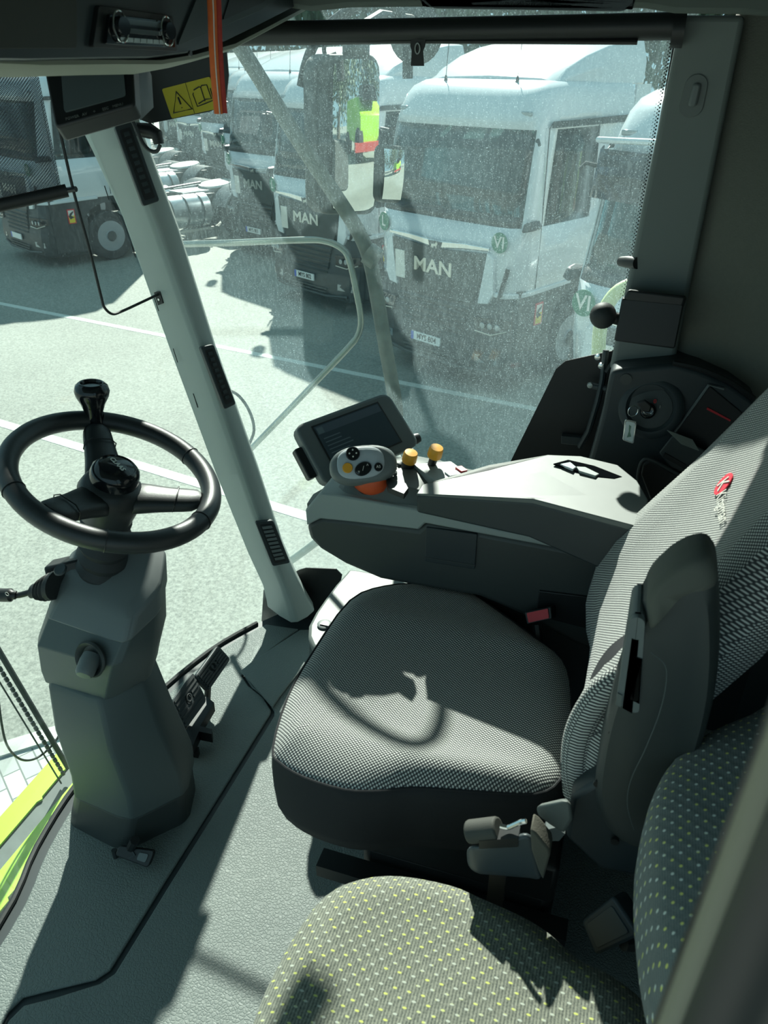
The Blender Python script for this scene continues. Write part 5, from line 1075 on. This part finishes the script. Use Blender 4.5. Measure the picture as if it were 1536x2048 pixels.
# warning sticker
Qx = Quad(PY(324, 178, 1.727), PY(420, 153, 1.727), PY(437, 217, 1.727), PY(344, 237, 1.727))
wk = thing('warning_sticker', 'yellow warning sticker with triangle and open book on the black window corner', 'sticker', tuple(PY(380, 200, 1.727)))
Qx.panel(MB(), 0, 0, 1, 1, -.001, .0012, .004).build('sticker_base', plain('warn_yellow', (.50, .42, .015), .5), wk)
def line(Q, pts, r, n, closed=False): return MB().tube([Q.p(u, v, .0016) for u, v in pts], r, 6, closed=closed).build(n, M_black, wk)
line(Qx, [(.27, .20), (.08, .84), (.48, .84)], .0020, 'triangle', True)
line(Qx, [(.27, .38), (.28, .62)], .0022, 'exclamation_stroke'); line(Qx, [(.28, .72), (.28, .74)], .0018, 'exclamation_dot')
line(Qx, [(.50, .0), (.50, 1)], .0006, 'divider')
for a in ([(.62, .28), (.74, .22), (.77, .25), (.80, .20), (.90, .22), (.92, .66), (.80, .64), (.78, .68), (.76, .66), (.64, .72)], [(.77, .25), (.78, .68)], [(.60, .36), (.58, .40), (.60, .80), (.78, .76), (.95, .72), (.95, .34)]): line(Qx, a, .0013, 'book_outline')
# orange strap
sp1 = catmull([PX(x, y, -.655) for x, y in [(420, -50), (424, 20), (426, 80), (430, 150), (437, 228)]], 6); sp2 = [p + V((.008, .003, .001 * (-1) ** i)) for i, p in enumerate(sp1)]
osg = thing('hanging_strap', 'orange and red fabric strap hanging from the overhead console', 'strap', tuple(sp1[0]))
MB().tube(sp1, .0075, 8, flat=.35, ref=(1, 0, 0)).build('orange_strip', plain('strap_orange', (.62, .13, .03), .8, var=.2, vscale=90), osg)
MB().tube(sp2, .0060, 8, flat=.35, ref=(1, 0, 0)).build('red_strip', plain('strap_red', (.38, .04, .03), .8, var=.3, vscale=120), osg)
MB().tube([p + V((.004, -.003, 0)) for p in sp1], .0010, 6).build('pale_stitch', M_wsign, osg)

# ================================================================== roller blinds
rb_ = thing('roller_blind', 'black roller blind rolled up along the top of the side window', 'roller blind', tuple(PY(950, 60, 1.64)))
A_, B_ = PY(380, 72, 1.64), PY(1352, 55, 1.64)
MB().tube([A_ + V((0, 0, .002)), B_ + V((0, 0, .002))], .021, 20).build('roll', M_black, rb_)
MB().tube([PY(380, 80, 1.63), PY(1275, 84, 1.63)], .0045, 8).build('bottom_bar', M_black, rb_)
MB().lathe([(.003, 0), (.027, 0), (.027, .02), (.003, .02)], PY(1345, 60, 1.64), (1, 0, 0), 20).build('end_cap', M_black, rb_)
Qf = Quad(PY(600, 24, 1.70), PY(1330, 32, 1.70), PY(1330, 38, 1.70), PY(600, 38, 1.70))
pt = [(822, 76), (852, 76), (850, 92), (846, 102), (848, 132), (821, 132), (823, 102), (820, 92)]
tb_ = MB().prism([PY(x, y, 1.625) for x, y in pt], (0, .003, 0)).build('pull_tab', M_black, rb_, bevel=.001)
MB().tube([PY(835, 97, 1.622) + V((cos(t) * .0045, 0, sin(t) * .0085)) for t in [2 * pi * k / 20 for k in range(20)]], .0014, 6, closed=True).build('tab_eyelet', M_steel, tb_)
ss = thing('sunshade', 'dark perforated mesh sunshade pulled halfway down the windscreen with a guide rod', 'sunshade', tuple(PY(75, 270, 1.5)))
Qa = [PX(-150, 120, -1.42), PX(76, 120, -1.28), PX(126, 385, -1.21), PX(-150, 452, -1.33)]
Qa = [PY(-120, 110, 1.32), PY(70, 118, 1.50), PY(124, 383, 1.50), PY(-120, 440, 1.32)]
QQ = Quad(*Qa); mb = MB(); QQ.panel(mb, 0, 0, 1, 1, -.0006, .0006); mb.build('mesh_fabric', M_mesh, ss, uv=(tuple((QQ.C - QQ.D).normalized()), tuple((QQ.D - QQ.A).normalized())))
MB().tube([PY(-120, 437, 1.315), PY(134, 381, 1.50)], .0135, 12, flat=.5).build('bottom_bar', M_black, ss)
MB().tube([PY(132, 381, 1.50), PY(152, 378, 1.50)], .006, 8).build('bar_end', M_black, ss)
gd = MB().tube(catmull([PY(x, y, Y) for x, y, Y in [(112, 225, 1.50), (146, 378, 1.50), (178, 495, 1.50), (202, 592, 1.50), (209, 615, 1.50), (225, 628, 1.51), (245, 622, 1.54), (280, 606, 1.60), (318, 588, 1.665)]], 5), .0032, 8).build('guide_rod', M_black, ss)
Qc = Quad(PY(310, 584, 1.668), PY(322, 582, 1.664), PY(328, 606, 1.664), PY(318, 610, 1.668)); Qc.panel(MB(), 0, 0, 1, 1, -.006, .004, .001).build('rod_clip', M_black, ss); 
MB().lathe([(.001, 0), (.003, 0), (.003, .002), (.001, .002)], Qc.p(.5, .6, .004), Qc.n, 10).build('clip_screw', M_chrome, ss)
